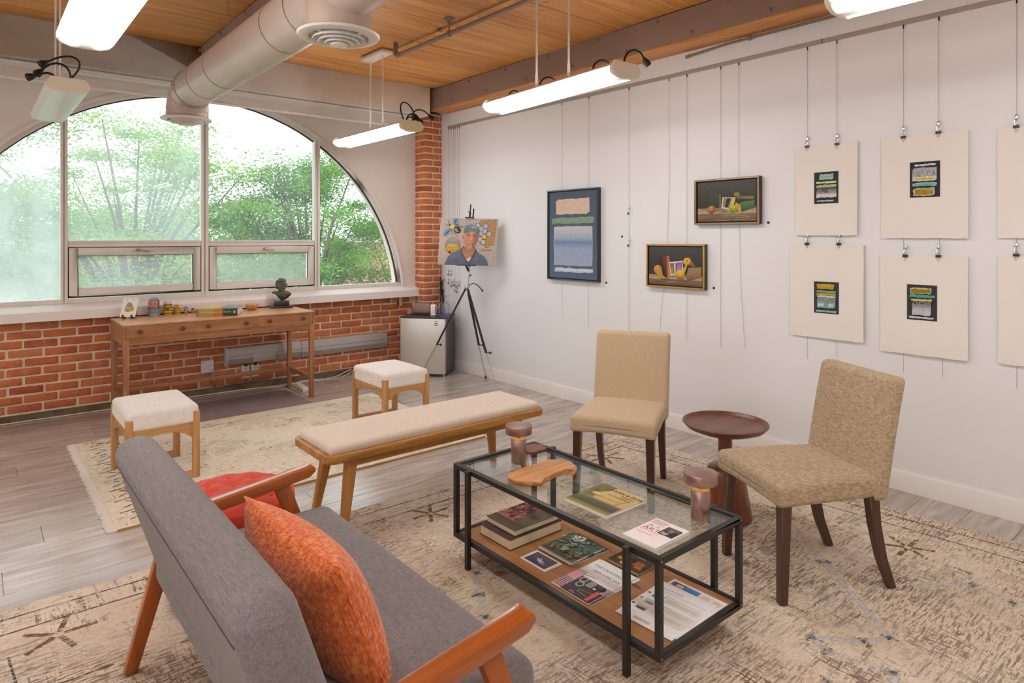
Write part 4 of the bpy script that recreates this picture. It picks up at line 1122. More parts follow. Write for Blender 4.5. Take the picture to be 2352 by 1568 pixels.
# ------------------------------------------------------------------ stools
OK0, OK1 = rgb(170, 122, 72), rgb(204, 154, 98)
OAKX = wood('oak_x', OK0, OK1, 'x', .42); OAKY = wood('oak_y', OK0, OK1, 'y', .42); OAKZ = wood('oak_z', OK0, OK1, 'z', .42)
BOUCLE = fabric('cream_boucle', rgb(222, 215, 206), rgb(246, 242, 236), .7, .5)
def crown(hx, hy, c):
    return lambda p: (p.x, p.y, p.z + (c * (1 - (p.x / hx) ** 2) * (1 - (p.y / hy) ** 2) if p.z > 0 else 0))
stool = thing('stool', 'cream upholstered oak stool nearest the sofa back', 'stool', (.893, 4.60, ZR))
w, d = .40, .53
MB().rbox((0, 0, .395), (w - .004, d - .004, .118), .026, 3, 6, crown(w / 2, d / 2, .020)).build('cushion', BOUCLE, stool, smooth=60)
P = .040
for sx in (-1, 1):
    for sy in (-1, 1):
        MB().b2((sx * (w / 2 - P / 2 + .002) - P / 2, sy * (d / 2 - P / 2 + .002) - P / 2, .0), (sx * (w / 2 - P / 2 + .002) + P / 2, sy * (d / 2 - P / 2 + .002) + P / 2, .413)).build('leg', OAKZ, stool, bevel=.006)
def arch_rail(Lh, zt, zmid, zend):
    pr = [(-Lh, zt), (-Lh, zend)]
    for i in range(9):
        u = -1 + 2 * i / 8; pr.append((u * (Lh - .012), zmid - (zmid - zend) * abs(u) ** 2.6))
    pr += [(Lh, zend), (Lh, zt)]
    return pr
for s in (-1, 1):
    MB().prism(arch_rail(w / 2 - P + .004, .345, .305, .255), s * (d / 2 - .032), s * (d / 2 - .010), 'y').build('apron', OAKX, stool, clean=True)
    MB().prism(arch_rail(d / 2 - P + .004, .345, .305, .255), s * (w / 2 - .032), s * (w / 2 - .010), 'x').build('apron', OAKY, stool, clean=True)
    pr = [(-w / 2 + P - .004, .040), (-w / 2 + P - .004, .002)] + [((w / 2 - P) * u, .002 + .012 * (1 - abs(u) ** 2)) for u in (-.8, -.4, 0, .4, .8)] + [(w / 2 - P + .004, .002), (w / 2 - P + .004, .040)]
    MB().prism(pr, s * (d / 2 - .034), s * (d / 2 - .006), 'y').build('sled_rail', OAKX, stool, clean=True)
stool['group'] = 'pair of cream stools'
s2 = copy_tree(stool); s2.location = (2.578, 4.595, ZR); s2['label'] = 'cream upholstered oak stool nearest the steel fridge'

# ------------------------------------------------------------------ bench
BN0, BN1 = rgb(158, 108, 48), rgb(194, 142, 74)
ACX = wood('acacia_x', BN0, BN1, 'x', .4, .8, dark=rgb(128, 84, 40)); ACZ = wood('acacia_z', BN0, BN1, 'z', .4, .8)
t = thing('bench', 'long wooden bench with a beige padded seat and splayed legs', 'bench', (1.985, 3.10, ZR))
w, d = 1.40, .445
def rrect(hx, hy, r, n=5):
    out = []
    for cx_, cy_, a0 in ((hx - r, hy - r, 0), (-hx + r, hy - r, PI / 2), (-hx + r, -hy + r, PI), (hx - r, -hy + r, 1.5 * PI)):
        for i in range(n + 1):
            a = a0 + PI / 2 * i / n; out.append((cx_ + r * math.cos(a), cy_ + r * math.sin(a)))
    return out
MB().prism(rrect(w / 2, d / 2, .05), .412, .450, 'z').build('seat_plate', ACX, t, bevel=.004, smooth=40)
LINEN = fabric('beige_linen', rgb(204, 188, 170), rgb(226, 214, 200), 1.0, .2)
MB().rbox((0, 0, .464), (w - .05, d - .05, .05), .022, 3, 8, crown(w / 2, d / 2, .012)).build('seat_pad', LINEN, t, smooth=60)
for sx in (-1, 1):
    for sy in (-1, 1):
        MB().bar((sx * (w / 2 - .165), sy * (d / 2 - .095), .415), (sx * (w / 2 - .095), sy * (d / 2 - .050), .0), .058, .058, up=(0, 1, 0), w1=.036, h1=.036).build('leg', ACZ, t, bevel=.012, seg=3)
for sy in (-1, 1):
    MB().b2((-w / 2 + .15, sy * (d / 2 - .098) - .012, .352), (w / 2 - .15, sy * (d / 2 - .098) + .012, .412)).build('apron', ACX, t, bevel=.003)
for sx in (-1, 1):
    MB().b2((sx * (w / 2 - .165) - .012, -d / 2 + .10, .352), (sx * (w / 2 - .165) + .012, d / 2 - .10, .412)).build('cross_rail', ACX, t, bevel=.003)

# ------------------------------------------------------------------ dining chairs
ESP = wood('espresso_wood', rgb(58, 34, 24), rgb(84, 50, 34), 'z', .35, coat=.3)
def dining_chair(label, loc, facing, fab):
    t = thing('dining_chair', label, 'chair', loc, math.atan2(facing[1], facing[0]) + PI / 2)
    # local: front is -y
    def seatdef(p):
        f = max(0, -p.y / .25)                # front part
        zz = p.z + (.022 * (1 - (p.x / .26) ** 2) * (1 - (p.y / .27) ** 2) if p.z > 0 else 0)
        if p.z < 0: zz += .012 * (1 - (p.x / .25) ** 2)
        wk = 1 + .05 * (-p.y / .25)
        return (p.x * wk, p.y, zz)
    MB().rbox((0, -.035, .441), (.465, .50, .098), .026, 3, 8, seatdef).build('seat', fab, t, smooth=60)
    def backdef(p):
        u = (p.z + .26) / .52
        yy = p.y + .012 + .075 * u + .02 * u * u - .012 * (1 - (p.x / .23) ** 2) * (1 if p.y < 0 else .4)
        return (p.x * (1 - .0 * u), yy, p.z)
    MB().rbox((0, .198, .640), (.462, .072, .515), .024, 3, 8, backdef).build('backrest', fab, t, smooth=60)
    for sx in (-1, 1):
        MB().bar((sx * .205, -.235, .40), (sx * .212, -.248, 0), .046, .046, up=(0, 1, 0), w1=.034, h1=.034).build('leg', ESP, t, bevel=.003, seg=1)
        pts = [(sx * .196, .185, .41), (sx * .195, .20, .28), (sx * .194, .235, .13), (sx * .192, .285, .0)]
        m = MB(); prev = None
        for k, (p, q) in enumerate(zip(pts, pts[1:])):
            pass
        vs = []; 
        for k, p in enumerate(pts):
            hw = .022 - .006 * k / 3; hd = .024 - .006 * k / 3
            for a, b_ in ((-1, -1), (1, -1), (1, 1), (-1, 1)): vs.append((p[0] + a * hw, p[1] + b_ * hd, p[2]))
        fs = [(0, 1, 2, 3), (15, 14, 13, 12)]
        for k in range(3):
            for j in range(4): fs.append((k * 4 + j, (k + 1) * 4 + j, (k + 1) * 4 + (j + 1) % 4, k * 4 + (j + 1) % 4))
        m.add(vs, fs); m.build('leg', ESP, t, bevel=.003, seg=1)
    return t
TAN1 = fabric('tan_cotton', rgb(186, 163, 132), rgb(206, 184, 154), 1.0, .12)
TAN2 = fabric('brown_tweed', rgb(140, 117, 92), rgb(204, 182, 152), .8, .3)
dining_chair('plain tan upholstered chair standing in front of the white wall', (2.945, 2.493, ZR), (-.886, -.463), TAN1)
dining_chair('tweed brown upholstered chair in the right foreground', (2.845, 1.372, ZR), (-.8825, .470), TAN2)

# ------------------------------------------------------------------ side table
SDT = wood('mahogany_z', rgb(98, 50, 30), rgb(134, 74, 46), 'z', .35, coat=.2); SDX = wood('mahogany_x', rgb(92, 54, 40), rgb(122, 78, 60), 'x', .35, .6)
t = thing('side_table', 'small round turned wood side table between the two chairs', 'table', (3.085, 1.905, ZR))
prof = [(.0, .483), (.195, .488), (.208, .494), (.214, .506), (.220, .508), (.222, .503), (.20, .478), (.15, .458), (.09, .446), (.075, .436), (.045, .424), (.0, .424)]
MB().lathe(list(reversed(prof)), (0, 0, 0), 56).build('table_top', SDX, t, smooth=50)
MB().lathe([(.036, .27), (.036, .43)], (0, 0, 0), 28).build('stem', SDT, t)
MB().lathe([(.128, .0), (.136, .004), (.138, .012), (.100, .235), (.092, .262), (.074, .276), (.04, .280), (.0, .280)], (0, 0, 0), 48).build('base_cone', SDT, t, smooth=50)

# ------------------------------------------------------------------ sofa
GREYF = fabric('grey_sofa_weave', rgb(112, 107, 108), rgb(144, 137, 137), 1.1, .3, stretch=(1, .5, 1))
SOFW = wood('orange_oak_x', rgb(150, 74, 22), rgb(184, 98, 34), 'x', .2, .7, coat=.6); SOFZ = wood('orange_oak_z', rgb(150, 74, 22), rgb(184, 98, 34), 'z', .28, .7, coat=.4)
SY0, SY1 = 1.20, 2.54
t = thing('sofa', 'grey two-seat sofa with orange wooden arms in the left foreground', 'sofa', (.76, 1.87, ZR))
def sofa_seat(p):
    return (p.x, p.y, p.z + (.020 * (1 - (p.x / .34) ** 2) * (1 - (p.y / .66) ** 2) if p.z > 0 else -.0))
pl = rrect(.325, .645, .09, 6)
MB().rbox((.045, 0, .348), (.64, 1.29, .120), .045, 4, 8, sofa_seat).build('seat_cushion', GREYF, t, smooth=60)
lean = rotm('Y', -15.4)
def sofa_back(p):
    return (p.x * (1 + .25 * (1 - (p.y / .7) ** 2) * (.4 if p.x > 0 else 0)) - .012 * (p.z / .3), p.y * (1 - .02 * (p.z / .3)), p.z)
MB().rbox((-.252, .01, .518), (.128, 1.37, .615), .058, 4, 8, sofa_back, lean).build('back_cushion', GREYF, t, smooth=60)
sm = MB()
Rm = lean
for yy in (1.37 / 2 - .055, -1.37 / 2 + .055):
    loop = []
for zz in (.19,):
    pts = [Rm @ Vector((-.0745, y, .235)) + Vector((-.252, .01, .518)) for y in [-.63 + 1.26 * i / 20 for i in range(21)]]
    sm.tube(pts, .0014, 5)
sm.build('seam_piping', fabric('grey_piping', rgb(92, 87, 87), rgb(112, 106, 105)), t)
for sy, yc in ((-1, -.665), (1, .66)):
    arm = MB()
    pr = [(-.23, .478), (-.20, .508), (.275, .566), (.292, .572), (.302, .566), (.306, .548), (.282, .528), (-.225, .462)]
    arm.prism(pr, yc - .029, yc + .029, 'y'); arm.build('arm_rest', SOFW, t, bevel=.0025, clean=True, smooth=25)
    MB().bar((.165, yc, .535), (.375, yc, .0), .036, .058, up=(1, 0, 0), w1=.03, h1=.036).build('front_leg', SOFZ, t, bevel=.003)
    MB().bar((-.205, yc, .49), (-.345, yc, .0), .034, .062, up=(1, 0, 0), w1=.030, h1=.040).build('rear_leg', SOFZ, t, bevel=.003)
    MB().bar((-.22, yc, .262), (.29, yc, .282), .03, .05).build('side_rail', SOFW, t, bevel=.003)
MB().b2((.24, -.64, .235), (.27, .64, .285)).b2((-.14, -.64, .235), (-.11, .64, .285)).build('seat_rail', SOFW, t)

KN, nt_, b_ = newmat('orange_knit')
va_ = coords(nt_, (1, 1, 1)); f1 = noise(nt_, va_, 70, 3, .6); f2 = noise(nt_, coords(nt_, (1, .35, 2.4)), 85, 2, .6)
mixf = math_(nt_, 'MULTIPLY', math_(nt_, 'ADD', f1, f2), .5)
nt_.links.new(ramp(nt_, mixf, [(.34, rgb(168, 64, 24)), (.5, rgb(222, 108, 46)), (.64, rgb(242, 156, 82))]), b_.inputs['Base Color'])
b_.inputs['Roughness'].default_value = .95; b_.inputs['Sheen Weight'].default_value = .3; bump(nt_, b_, mixf, .9, .006)
def pillow_me(wd, hg, th, n=22):
    m = MB(); top = []; idx = {}
    for side in (1, -1):
        for i in range(n + 1):
            for j in range(n + 1):
                u, v = -1 + 2 * i / n, -1 + 2 * j / n
                k = (max(0, 1 - abs(u) ** 2.4) * max(0, 1 - abs(v) ** 2.4)) ** .55
                pin = 1 - .07 * (1 - abs(u)) * 0 - .05 * (abs(v) ** 2) * (1 - u * u) * 0
                x = u * wd / 2 * (1 - .06 * (1 - v * v) * abs(u) ** 3); y = v * hg / 2 * (1 - .06 * (1 - u * u) * abs(v) ** 3)
                idx[side, i, j] = len(m.v); m.v.append((x, y, side * (th / 2 * k + .002))); m.c.append(None)
        for i in range(n):
            for j in range(n):
                q = [idx[side, i, j], idx[side, i + 1, j], idx[side, i + 1, j + 1], idx[side, i, j + 1]]
                m.f.append(tuple(q) if side > 0 else tuple(reversed(q)))
    for i in range(n):
        for a, b in (((i, 0), (i + 1, 0)), ((i + 1, n), (i, n)), ((0, i + 1), (0, i)), ((n, i), (n, i + 1))):
            m.f.append((idx[-1, a[0], a[1]], idx[-1, b[0], b[1]], idx[1, b[0], b[1]], idx[1, a[0], a[1]]))
    return m
upv = Vector((-.36, -.0, .93)).normalized(); uv = Vector((-.06, 1, .0)).normalized()
mx = frame_mx((.692, 1.64, .562), uv, upv)
pw = pillow_me(.55, .42, .20)
o = put('throw_pillow', pw.mesh('throw_pillow', smooth=70, clean=True), KN, None, mx=mx)
tag(o, 'orange knitted throw pillow leaning on the grey sofa back', 'pillow')

# ------------------------------------------------------------------ red ottoman
REDF = fabric('red_upholstery', rgb(190, 58, 42), rgb(214, 82, 62), 1.0, .15)
t = thing('ottoman', 'red button-tufted round ottoman just beyond the sofa arm', 'ottoman', (.845, 2.84, ZR))
n1, n2 = 72, 30; m = MB(); btn = []
for a, b in [(0, 0)] + [(.105 * math.cos(x), .105 * math.sin(x)) for x in [PI / 3 * k + .35 for k in range(6)]] + [(.18 * math.cos(x), .18 * math.sin(x)) for x in [PI / 6 * k + .1 for k in range(12)]]: btn.append((a, b))
Ro = .245
rows = []
for j in range(n2 + 1):
    s = j / n2
    if s < .6:
        rr = Ro * math.sin(PI / 2 * s / .6) ** .9 if s > 0 else 0.0; z = .455 - .05 * (rr / Ro) ** 4
    else:
        q = (s - .6) / .4; rr = Ro + .012 * math.sin(PI * q); z = .405 - .32 * q
    row = []
    for i in range(n1):
        a = 2 * PI * i / n1; x, y = rr * math.cos(a), rr * math.sin(a); dz = 0
        for bx, by in btn:
            dd = math.hypot(x - bx, y - by); dz -= .016 * math.exp(-(dd / .032) ** 2) if s < .62 else 0
        row.append((x, y, z + dz))
    rows.append(row)
m.add([p for r in rows for p in r], [((j + 1) * n1 + i, (j + 1) * n1 + (i + 1) % n1, j * n1 + (i + 1) % n1, j * n1 + i) for j in range(n2) for i in range(n1)])
m.build('tufted_top', REDF, t, smooth=80, clean=True)
bme = MB().ball((0, 0, 0), (.011, .011, .005), 12, 6).mesh('button')
for bx, by in btn: put('button', bme, REDF, t, loc=(bx, by, .441 - .05 * (math.hypot(bx, by) / Ro) ** 4))
for k in range(4):
    a = PI / 4 + PI / 2 * k
    MB().cyl((.15 * math.cos(a), .15 * math.sin(a), 0), (.13 * math.cos(a), .13 * math.sin(a), .09), .014, .022, 12).build('foot', SOFZ, t)

# ------------------------------------------------------------------ coffee table
TGL = glassmat('table_glass', (.955, .985, .965, 1), 1.15); EDGE = plain('glass_edge', rgb(86, 104, 96), .1)
SHELF = wood('shelf_oak', rgb(146, 100, 60), rgb(180, 128, 82), 'y', .45)
t = thing('coffee_table', 'black metal coffee table with a glass top and wooden lower shelf', 'table', (1.9735, 1.8875, ZR))
hx, hy, q = .2535, .5875, .022
for zc in (.111, .429):
    f = MB()
    for s in (-1, 1):
        f.b2((s * (hx - q / 2) - q / 2, -hy, zc - q / 2), (s * (hx - q / 2) + q / 2, hy, zc + q / 2))
        f.b2((-hx + q, s * (hy - q / 2) - q / 2, zc - q / 2), (hx - q, s * (hy - q / 2) + q / 2, zc + q / 2))
    f.build('top_frame' if zc > .3 else 'shelf_frame', BLACK, t, bevel=.0015, seg=1)
for sx in (-1, 1):
    for sy in (-1, 1):
        MB().b2((sx * (hx - q / 2) - q / 2, sy * (hy - q / 2) - q / 2, .122), (sx * (hx - q / 2) + q / 2, sy * (hy - q / 2) + q / 2, .418)).build('corner_post', BLACK, t, bevel=.0015, seg=1)
        MB().b2((sx * (hx + q / 2) - q / 2, sy * .4575 - q / 2, -.000), (sx * (hx + q / 2) + q / 2, sy * .4575 + q / 2, .440)).build('leg', BLACK, t, bevel=.0015, seg=1)
        s_ = MB().lathe([(.0, 0), (.003, .0), (.003, .001), (0, .001)], (0, 0, 0), 8, rotm('X', 90))
        for zz in (.43, .11):
            o = MB().lathe([(.0, 0), (.003, .0), (.0028, .0012), (0, .0012)], (sx * (hx - q / 2), sy * hy, zz), 8, rotm('X', 90 * sy * -1)); o.build('screw', CHROME, t)
gz = .4295
MB().b2((-hx + q + .001, -hy + q + .001, gz - .004), (hx - q - .001, hy - q - .001, gz + .004)).build('glass_top', TGL, t)
e = MB()
for s in (-1, 1):
    e.b2((s * (hx - q - .001) - .0006, -hy + q, gz - .004), (s * (hx - q - .001) + .0006, hy - q, gz + .0038)); e.b2((-hx + q, s * (hy - q - .001) - .0006, gz - .004), (hx - q, s * (hy - q - .001) + .0006, gz + .0038))
e.build('glass_edge', EDGE, t)
MB().b2((-hx + q, -hy + q, .106), (hx - q, hy - q, .118)).build('shelf_board', SHELF, t)
ZG = gz + .004 + ZR; ZS = .118 + ZR
# ------------------------------------------------------------------ things on the coffee table
BRONZE = plain('brushed_rose_bronze', rgb(176, 146, 138), .33, metal=.92, var=.05, vscale=90)
GLOW = plain('warm_lamp_disc', rgb(232, 176, 96), .5, emit=(rgb(255, 170, 80), .22))
def table_lamp(label, x, y):
    t = thing('table_lamp', label, 'lamp', (x, y, ZG))
    MB().lathe([(.0345, 0), (.036, .002), (.036, .110), (.0345, .112), (.0, .112)], (0, 0, 0), 36).build('base', BRONZE, t)
    MB().lathe([(.033, .1125), (.033, .1135), (.0, .1135)], (0, 0, 0), 32).build('light_disc', GLOW, t)
    MB().cyl((0, 0, .112), (0, 0, .136), .008, n=16).build('stem', BRONZE, t)
    MB().lathe([(.0, .134), (.058, .134), (.0615, .136), (.0625, .139), (.0625, .172), (.0615, .1745), (.035, .179), (.0, .182)], (0, 0, 0), 44).build('shade', BRONZE, t, smooth=30)
table_lamp('bronze mushroom table lamp at the far end of the glass table', 1.976, 2.306)
table_lamp('bronze mushroom table lamp on the near right of the glass table', 2.103, 1.402)
WN = wood('walnut_block', rgb(104, 62, 46), rgb(132, 84, 62), 'x', .4)
t = thing('wifi_block', 'small walnut block engraved with a wireless symbol behind the far lamp', 'block', (2.135, 2.382, ZG))
MB().prism(rrect(.055, .052, .018), 0, .014, 'z').build('block', WN, t, bevel=.0015)
p = Pic(.06, .06)
for r in (.14, .26, .38): p.line([(.5 + r * math.cos(a), .32 + r * math.sin(a)) for a in [PI * .28 + PI * .44 * i / 8 for i in range(9)]], .05, rgb(236, 226, 214))
p.ell(.5, .32, .06, .06, rgb(236, 226, 214)); p.build('engraved_symbol', t, frame_mx((.030, .03, .0142), (0, -1, 0), (1, 0, 0)), PAPERPRINT)
sl = [(1.793, 2.169), (1.853, 2.19), (1.919, 2.191), (1.982, 2.194), (2.036, 2.196), (2.077, 2.189), (2.113, 2.153), (2.127, 2.114), (2.108, 2.057), (2.084, 2.027), (2.06, 2.017), (2.051, 2.039), (2.023, 2.053), (1.965, 2.048), (1.924, 2.036), (1.893, 2.034), (1.853, 2.013), (1.835, 2.028), (1.811, 2.052), (1.786, 2.078), (1.773, 2.116), (1.777, 2.145)]
sl = list(reversed(sl))
cxs = sum(a for a, b in sl) / len(sl); cys = sum(b for a, b in sl) / len(sl)
m = MB(); R = random.Random(2); dense = []
for i in range(len(sl)):
    a, b = sl[i], sl[(i + 1) % len(sl)]
    for k in range(3): dense.append((a[0] + (b[0] - a[0]) * k / 3, a[1] + (b[1] - a[1]) * k / 3))
rings = []
for zz, sc, j in ((0, .93, .0015), (.006, .985, .003), (.014, 1.0, .003), (.020, .99, .002), (.0225, .955, .0)):
    rings.append([(cxs + (x - cxs) * sc + R.uniform(-j, j) - cxs, cys + (y - cys) * sc + R.uniform(-j, j) - cys, zz) for x, y in dense])
n = len(dense)
m.add([p_ for r in rings for p_ in r], [(k * n + i, k * n + (i + 1) % n, (k + 1) * n + (i + 1) % n, (k + 1) * n + i) for k in range(4) for i in range(n)] + [tuple(range(n - 1, -1, -1)), tuple(range(4 * n, 5 * n))])
o = m.build('wood_slab', wood('live_edge_maple', rgb(186, 128, 74), rgb(220, 172, 116), 'x', .55, .8, dark=rgb(160, 100, 48)), loc=(cxs, cys, ZG), smooth=45)
tag(o, 'kidney-shaped live-edge maple slab lying on the glass table', 'wood slab')

def flatbook(name, label, cat, x0, x1, y0, y1, z, th, cover, pic_fn, pages=None, rz=0.0, spine='x0', mat=None, cov=.0012, pm=PAPERPRINT, gap=.002):
    """book lying flat; cover reads along -y with its top towards +x"""
    cx_, cy_ = (x0 + x1) / 2, (y0 + y1) / 2; hx_, hy_ = (x1 - x0) / 2, (y1 - y0) / 2
    t = thing(name, label, cat, (cx_, cy_, z), rz)
    MB().b2((-hx_ + gap, -hy_ + gap, cov), (hx_ - gap, hy_ - gap, th - cov)).build('pages', pages or PAPER, t)
    c = MB().b2((-hx_, -hy_, 0), (hx_, hy_, cov)).b2((-hx_, -hy_, th - cov), (hx_, hy_, th))
    if spine == 'y1': c.b2((-hx_, hy_ - cov, cov), (hx_, hy_, th - cov))
    if spine == 'x0': c.b2((-hx_, -hy_, cov), (-hx_ + cov, hy_, th - cov))
    c.build('cover', cover, t)
    p = Pic(2 * hy_, 2 * hx_); pic_fn(p)
    p.build('cover_print', t, frame_mx((-hx_, hy_, th + .0002), (0, -1, 0), (1, 0, 0)), pm)
    return t
def pc_dawn(p):
    p.bands(0, 0, 1, [(0, rgb(150, 146, 70)), (.10, rgb(118, 112, 50)), (.16, rgb(70, 70, 52)), (.34, rgb(92, 92, 70)), (.42, rgb(196, 170, 110)), (1, rgb(206, 182, 122))])
    p.rough(0, .30, .30, .42, rgb(96, 98, 72), rgb(150, 136, 86), .02); p.poly([(0, .42), (.30, .40), (.20, .62), (.34, .82), (.28, 1), (0, 1)], rgb(120, 116, 74), rgb(112, 108, 64))
    for k in range(14):
        r = random.Random(k); p.ell(r.uniform(.0, .32), r.uniform(.66, .98), r.uniform(.05, .10), r.uniform(.03, .06), r.choice((rgb(116, 112, 66), rgb(132, 126, 72), rgb(100, 98, 58))))
    p.line([(.12, .36), (.14, .55), (.10, .75)], .016, rgb(110, 96, 60)); p.line([(.14, .5), (.24, .7)], .010, rgb(120, 106, 66)); p.line([(.80, .30), (.83, .52), (.88, .62)], .010, rgb(150, 124, 80))
    p.ell(.24, .56, .10, .05, rgb(222, 188, 128))
    p.text('DAWN & DUSK', .30, .83, .085, rgb(64, 58, 40), stretch=.86); p.text('Tonalism', .62, .735, .062, rgb(84, 76, 50), stretch=.9); p.text('in Connecticut', .42, .655, .062, rgb(84, 76, 50), stretch=.9); p.text('September 17 - November 2, 2025', .25, .50, .030, rgb(150, 110, 60), stretch=.9)
flatbook('art_catalogue', 'olive and gold landscape catalogue titled DAWN & DUSK on the glass', 'book', 1.827, 2.062, 1.626, 1.848, ZG, .012, PAPER, pc_dawn)
def pc_art(p):
    p.rect(0, 0, 1, 1, rgb(240, 232, 232)); p.text('ART', .06, .50, .11, rgb(206, 44, 78), stretch=1.25, bold=.01); p.text('LATE NIGHT', .06, .43, .055, rgb(206, 60, 86), stretch=.95); p.rect(.52, .50, .95, .86, rgb(58, 50, 50), rgb(92, 84, 84)); p.rough(.56, .54, .75, .62, rgb(190, 184, 182), rgb(150, 146, 146), .02); p.rough(.66, .68, .80, .78, rgb(130, 122, 122)); p.rough(.80, .56, .93, .74, rgb(34, 30, 30))
    p.lines_of_text(.06, .46, .76, .95, 5, rgb(190, 110, 124), .4, 3); p.rough(.10, .64, .24, .72, rgb(176, 196, 214)); p.rough(.30, .65, .42, .71, rgb(190, 206, 220)); p.lines_of_text(.10, .55, .30, .36, 2, rgb(206, 188, 190), .5, 5)
flatbook('flyer_stack', 'stack of white flyers headed ART in red on the near glass', 'flyers', 1.765, 1.962, 1.352, 1.496, ZG, .010, PAPER, pc_art, cov=.0005, gap=.0006)

# ------------------------------------------------------------------ things on the lower shelf
OLIVE = plain('olive_book_cloth', rgb(98, 88, 64), .4, var=.05); PLUM = plain('dark_book_jacket', rgb(70, 56, 54), .3)
def pc_none(p): p.rect(.02, .02, .98, .98, rgb(78, 62, 60))
flatbook('art_book', 'thick cream-paged book at the bottom of the pair on the lower shelf', 'book', 1.806, 2.124, 2.166, 2.385, ZS, .048, PLUM, pc_none, PAGES, spine=None, cov=.003, gap=.004)
def pc_print(p):
    p.rect(0, 0, 1, 1, rgb(98, 88, 66)); p.bands(.0, .22, .62, [(.22, rgb(176, 116, 90)), (.5, rgb(160, 92, 86)), (1, rgb(130, 84, 84))])
    for k in range(70):
        r = random.Random(k); p.ell(r.uniform(.03, .58), r.uniform(.26, .96), r.uniform(.02, .06), r.uniform(.015, .05), r.choice((rgb(150, 76, 80), rgb(196, 130, 110), rgb(120, 70, 84), rgb(190, 146, 96), rgb(104, 66, 78))), rot=r.uniform(0, 3))
    for k in range(26):
        r = random.Random(k + 200); a = k / 26; p.ell(.16 + .40 * a, .90 - .35 * a * a, .022, .022, r.choice((rgb(64, 70, 96), rgb(84, 92, 116), rgb(50, 48, 66))))
    p.text('PRINT', .66, .86, .075, rgb(236, 230, 216), stretch=.95); p.lines_of_text(.66, .90, .52, .64, 4, rgb(84, 76, 56), .4, 4)
flatbook('art_book', 'olive book titled PRINT with a red picture, upper of the shelf pair', 'book', 1.842, 2.112, 2.176, 2.38, ZS + .049, .026, OLIVE, pc_print, PAGES, spine=None, cov=.002, gap=.003)
def pc_green(p):
    p.bands(0, 0, 1, [(0, rgb(206, 204, 200)), (.08, rgb(96, 92, 70)), (.3, rgb(88, 96, 76)), (.6, rgb(92, 116, 108)), (1, rgb(70, 92, 88))])
    for k in range(90):
        r = random.Random(k + 50); p.ell(r.uniform(.02, .98), r.uniform(.10, .98), r.uniform(.02, .08), r.uniform(.01, .05), r.choice((rgb(110, 134, 122), rgb(72, 88, 72), rgb(136, 130, 84), rgb(60, 76, 76), rgb(118, 96, 66), rgb(150, 170, 160))), rot=r.uniform(0, 3))
    for cx_, cy_ in ((.36, .72), (.40, .34)):
        p.line([(cx_ + .13 * math.cos(a), cy_ + .10 * math.sin(a)) for a in [.3 * k for k in range(16)]], .012, rgb(180, 204, 196)); p.ell(cx_ + .04, cy_ + .01, .06, .05, rgb(150, 176, 168)); p.ell(cx_ - .03, cy_ - .02, .03, .02, rgb(50, 48, 44))
    p.line([(.30, .62), (.62, .58), (.8, .50)], .006, rgb(206, 214, 206))
flatbook('art_magazine', 'green magazine with swirling figures lying behind the photo card', 'magazine', 1.915, 2.13, 1.905, 2.10, ZS + .005, .007, PAPER, pc_green)
flatbook('art_magazine', 'second green magazine showing below the swirling figure cover', 'magazine', 1.93, 2.15, 1.895, 2.092, ZS, .0045, PAPER, pc_green, rz=-.06)
t = thing('label_card', 'small white label card with a black crest on the green magazine', 'card', (2.105, 2.035, ZS + .0122), .35)
MB().b2((-.022, -.028, 0), (.022, .028, .0006)).build('card_sheet', PAPER, t)
p = Pic(.056, .044); p.ell(.5, .5, .12, .10, rgb(50, 48, 56)); p.ell(.52, .5, .07, .05, rgb(190, 188, 190)); p.build('crest_print', t, frame_mx((-.022, .028, .0008), (0, -1, 0), (1, 0, 0)), PAPERPRINT)
def pc_photo(p):
    p.rect(0, 0, 1, 1, rgb(238, 226, 220)); p.rect(.09, .10, .90, .92, rgb(72, 70, 96), rgb(96, 92, 112)); p.ell(.42, .56, .10, .10, rgb(150, 150, 166)); p.ell(.55, .42, .20, .10, rgb(176, 178, 190), rot=-.3); p.ell(.5, .46, .10, .05, rgb(206, 206, 212)); p.ell(.36, .66, .05, .06, rgb(40, 38, 52)); p.ell(.70, .36, .12, .05, rgb(110, 108, 130))
flatbook('photo_card', 'white bordered card with a blue reclining figure near the shelf edge', 'card', 1.802, 1.902, 1.938, 2.095, ZS, .002, PAPER, pc_photo, cov=.0005, gap=.0005)
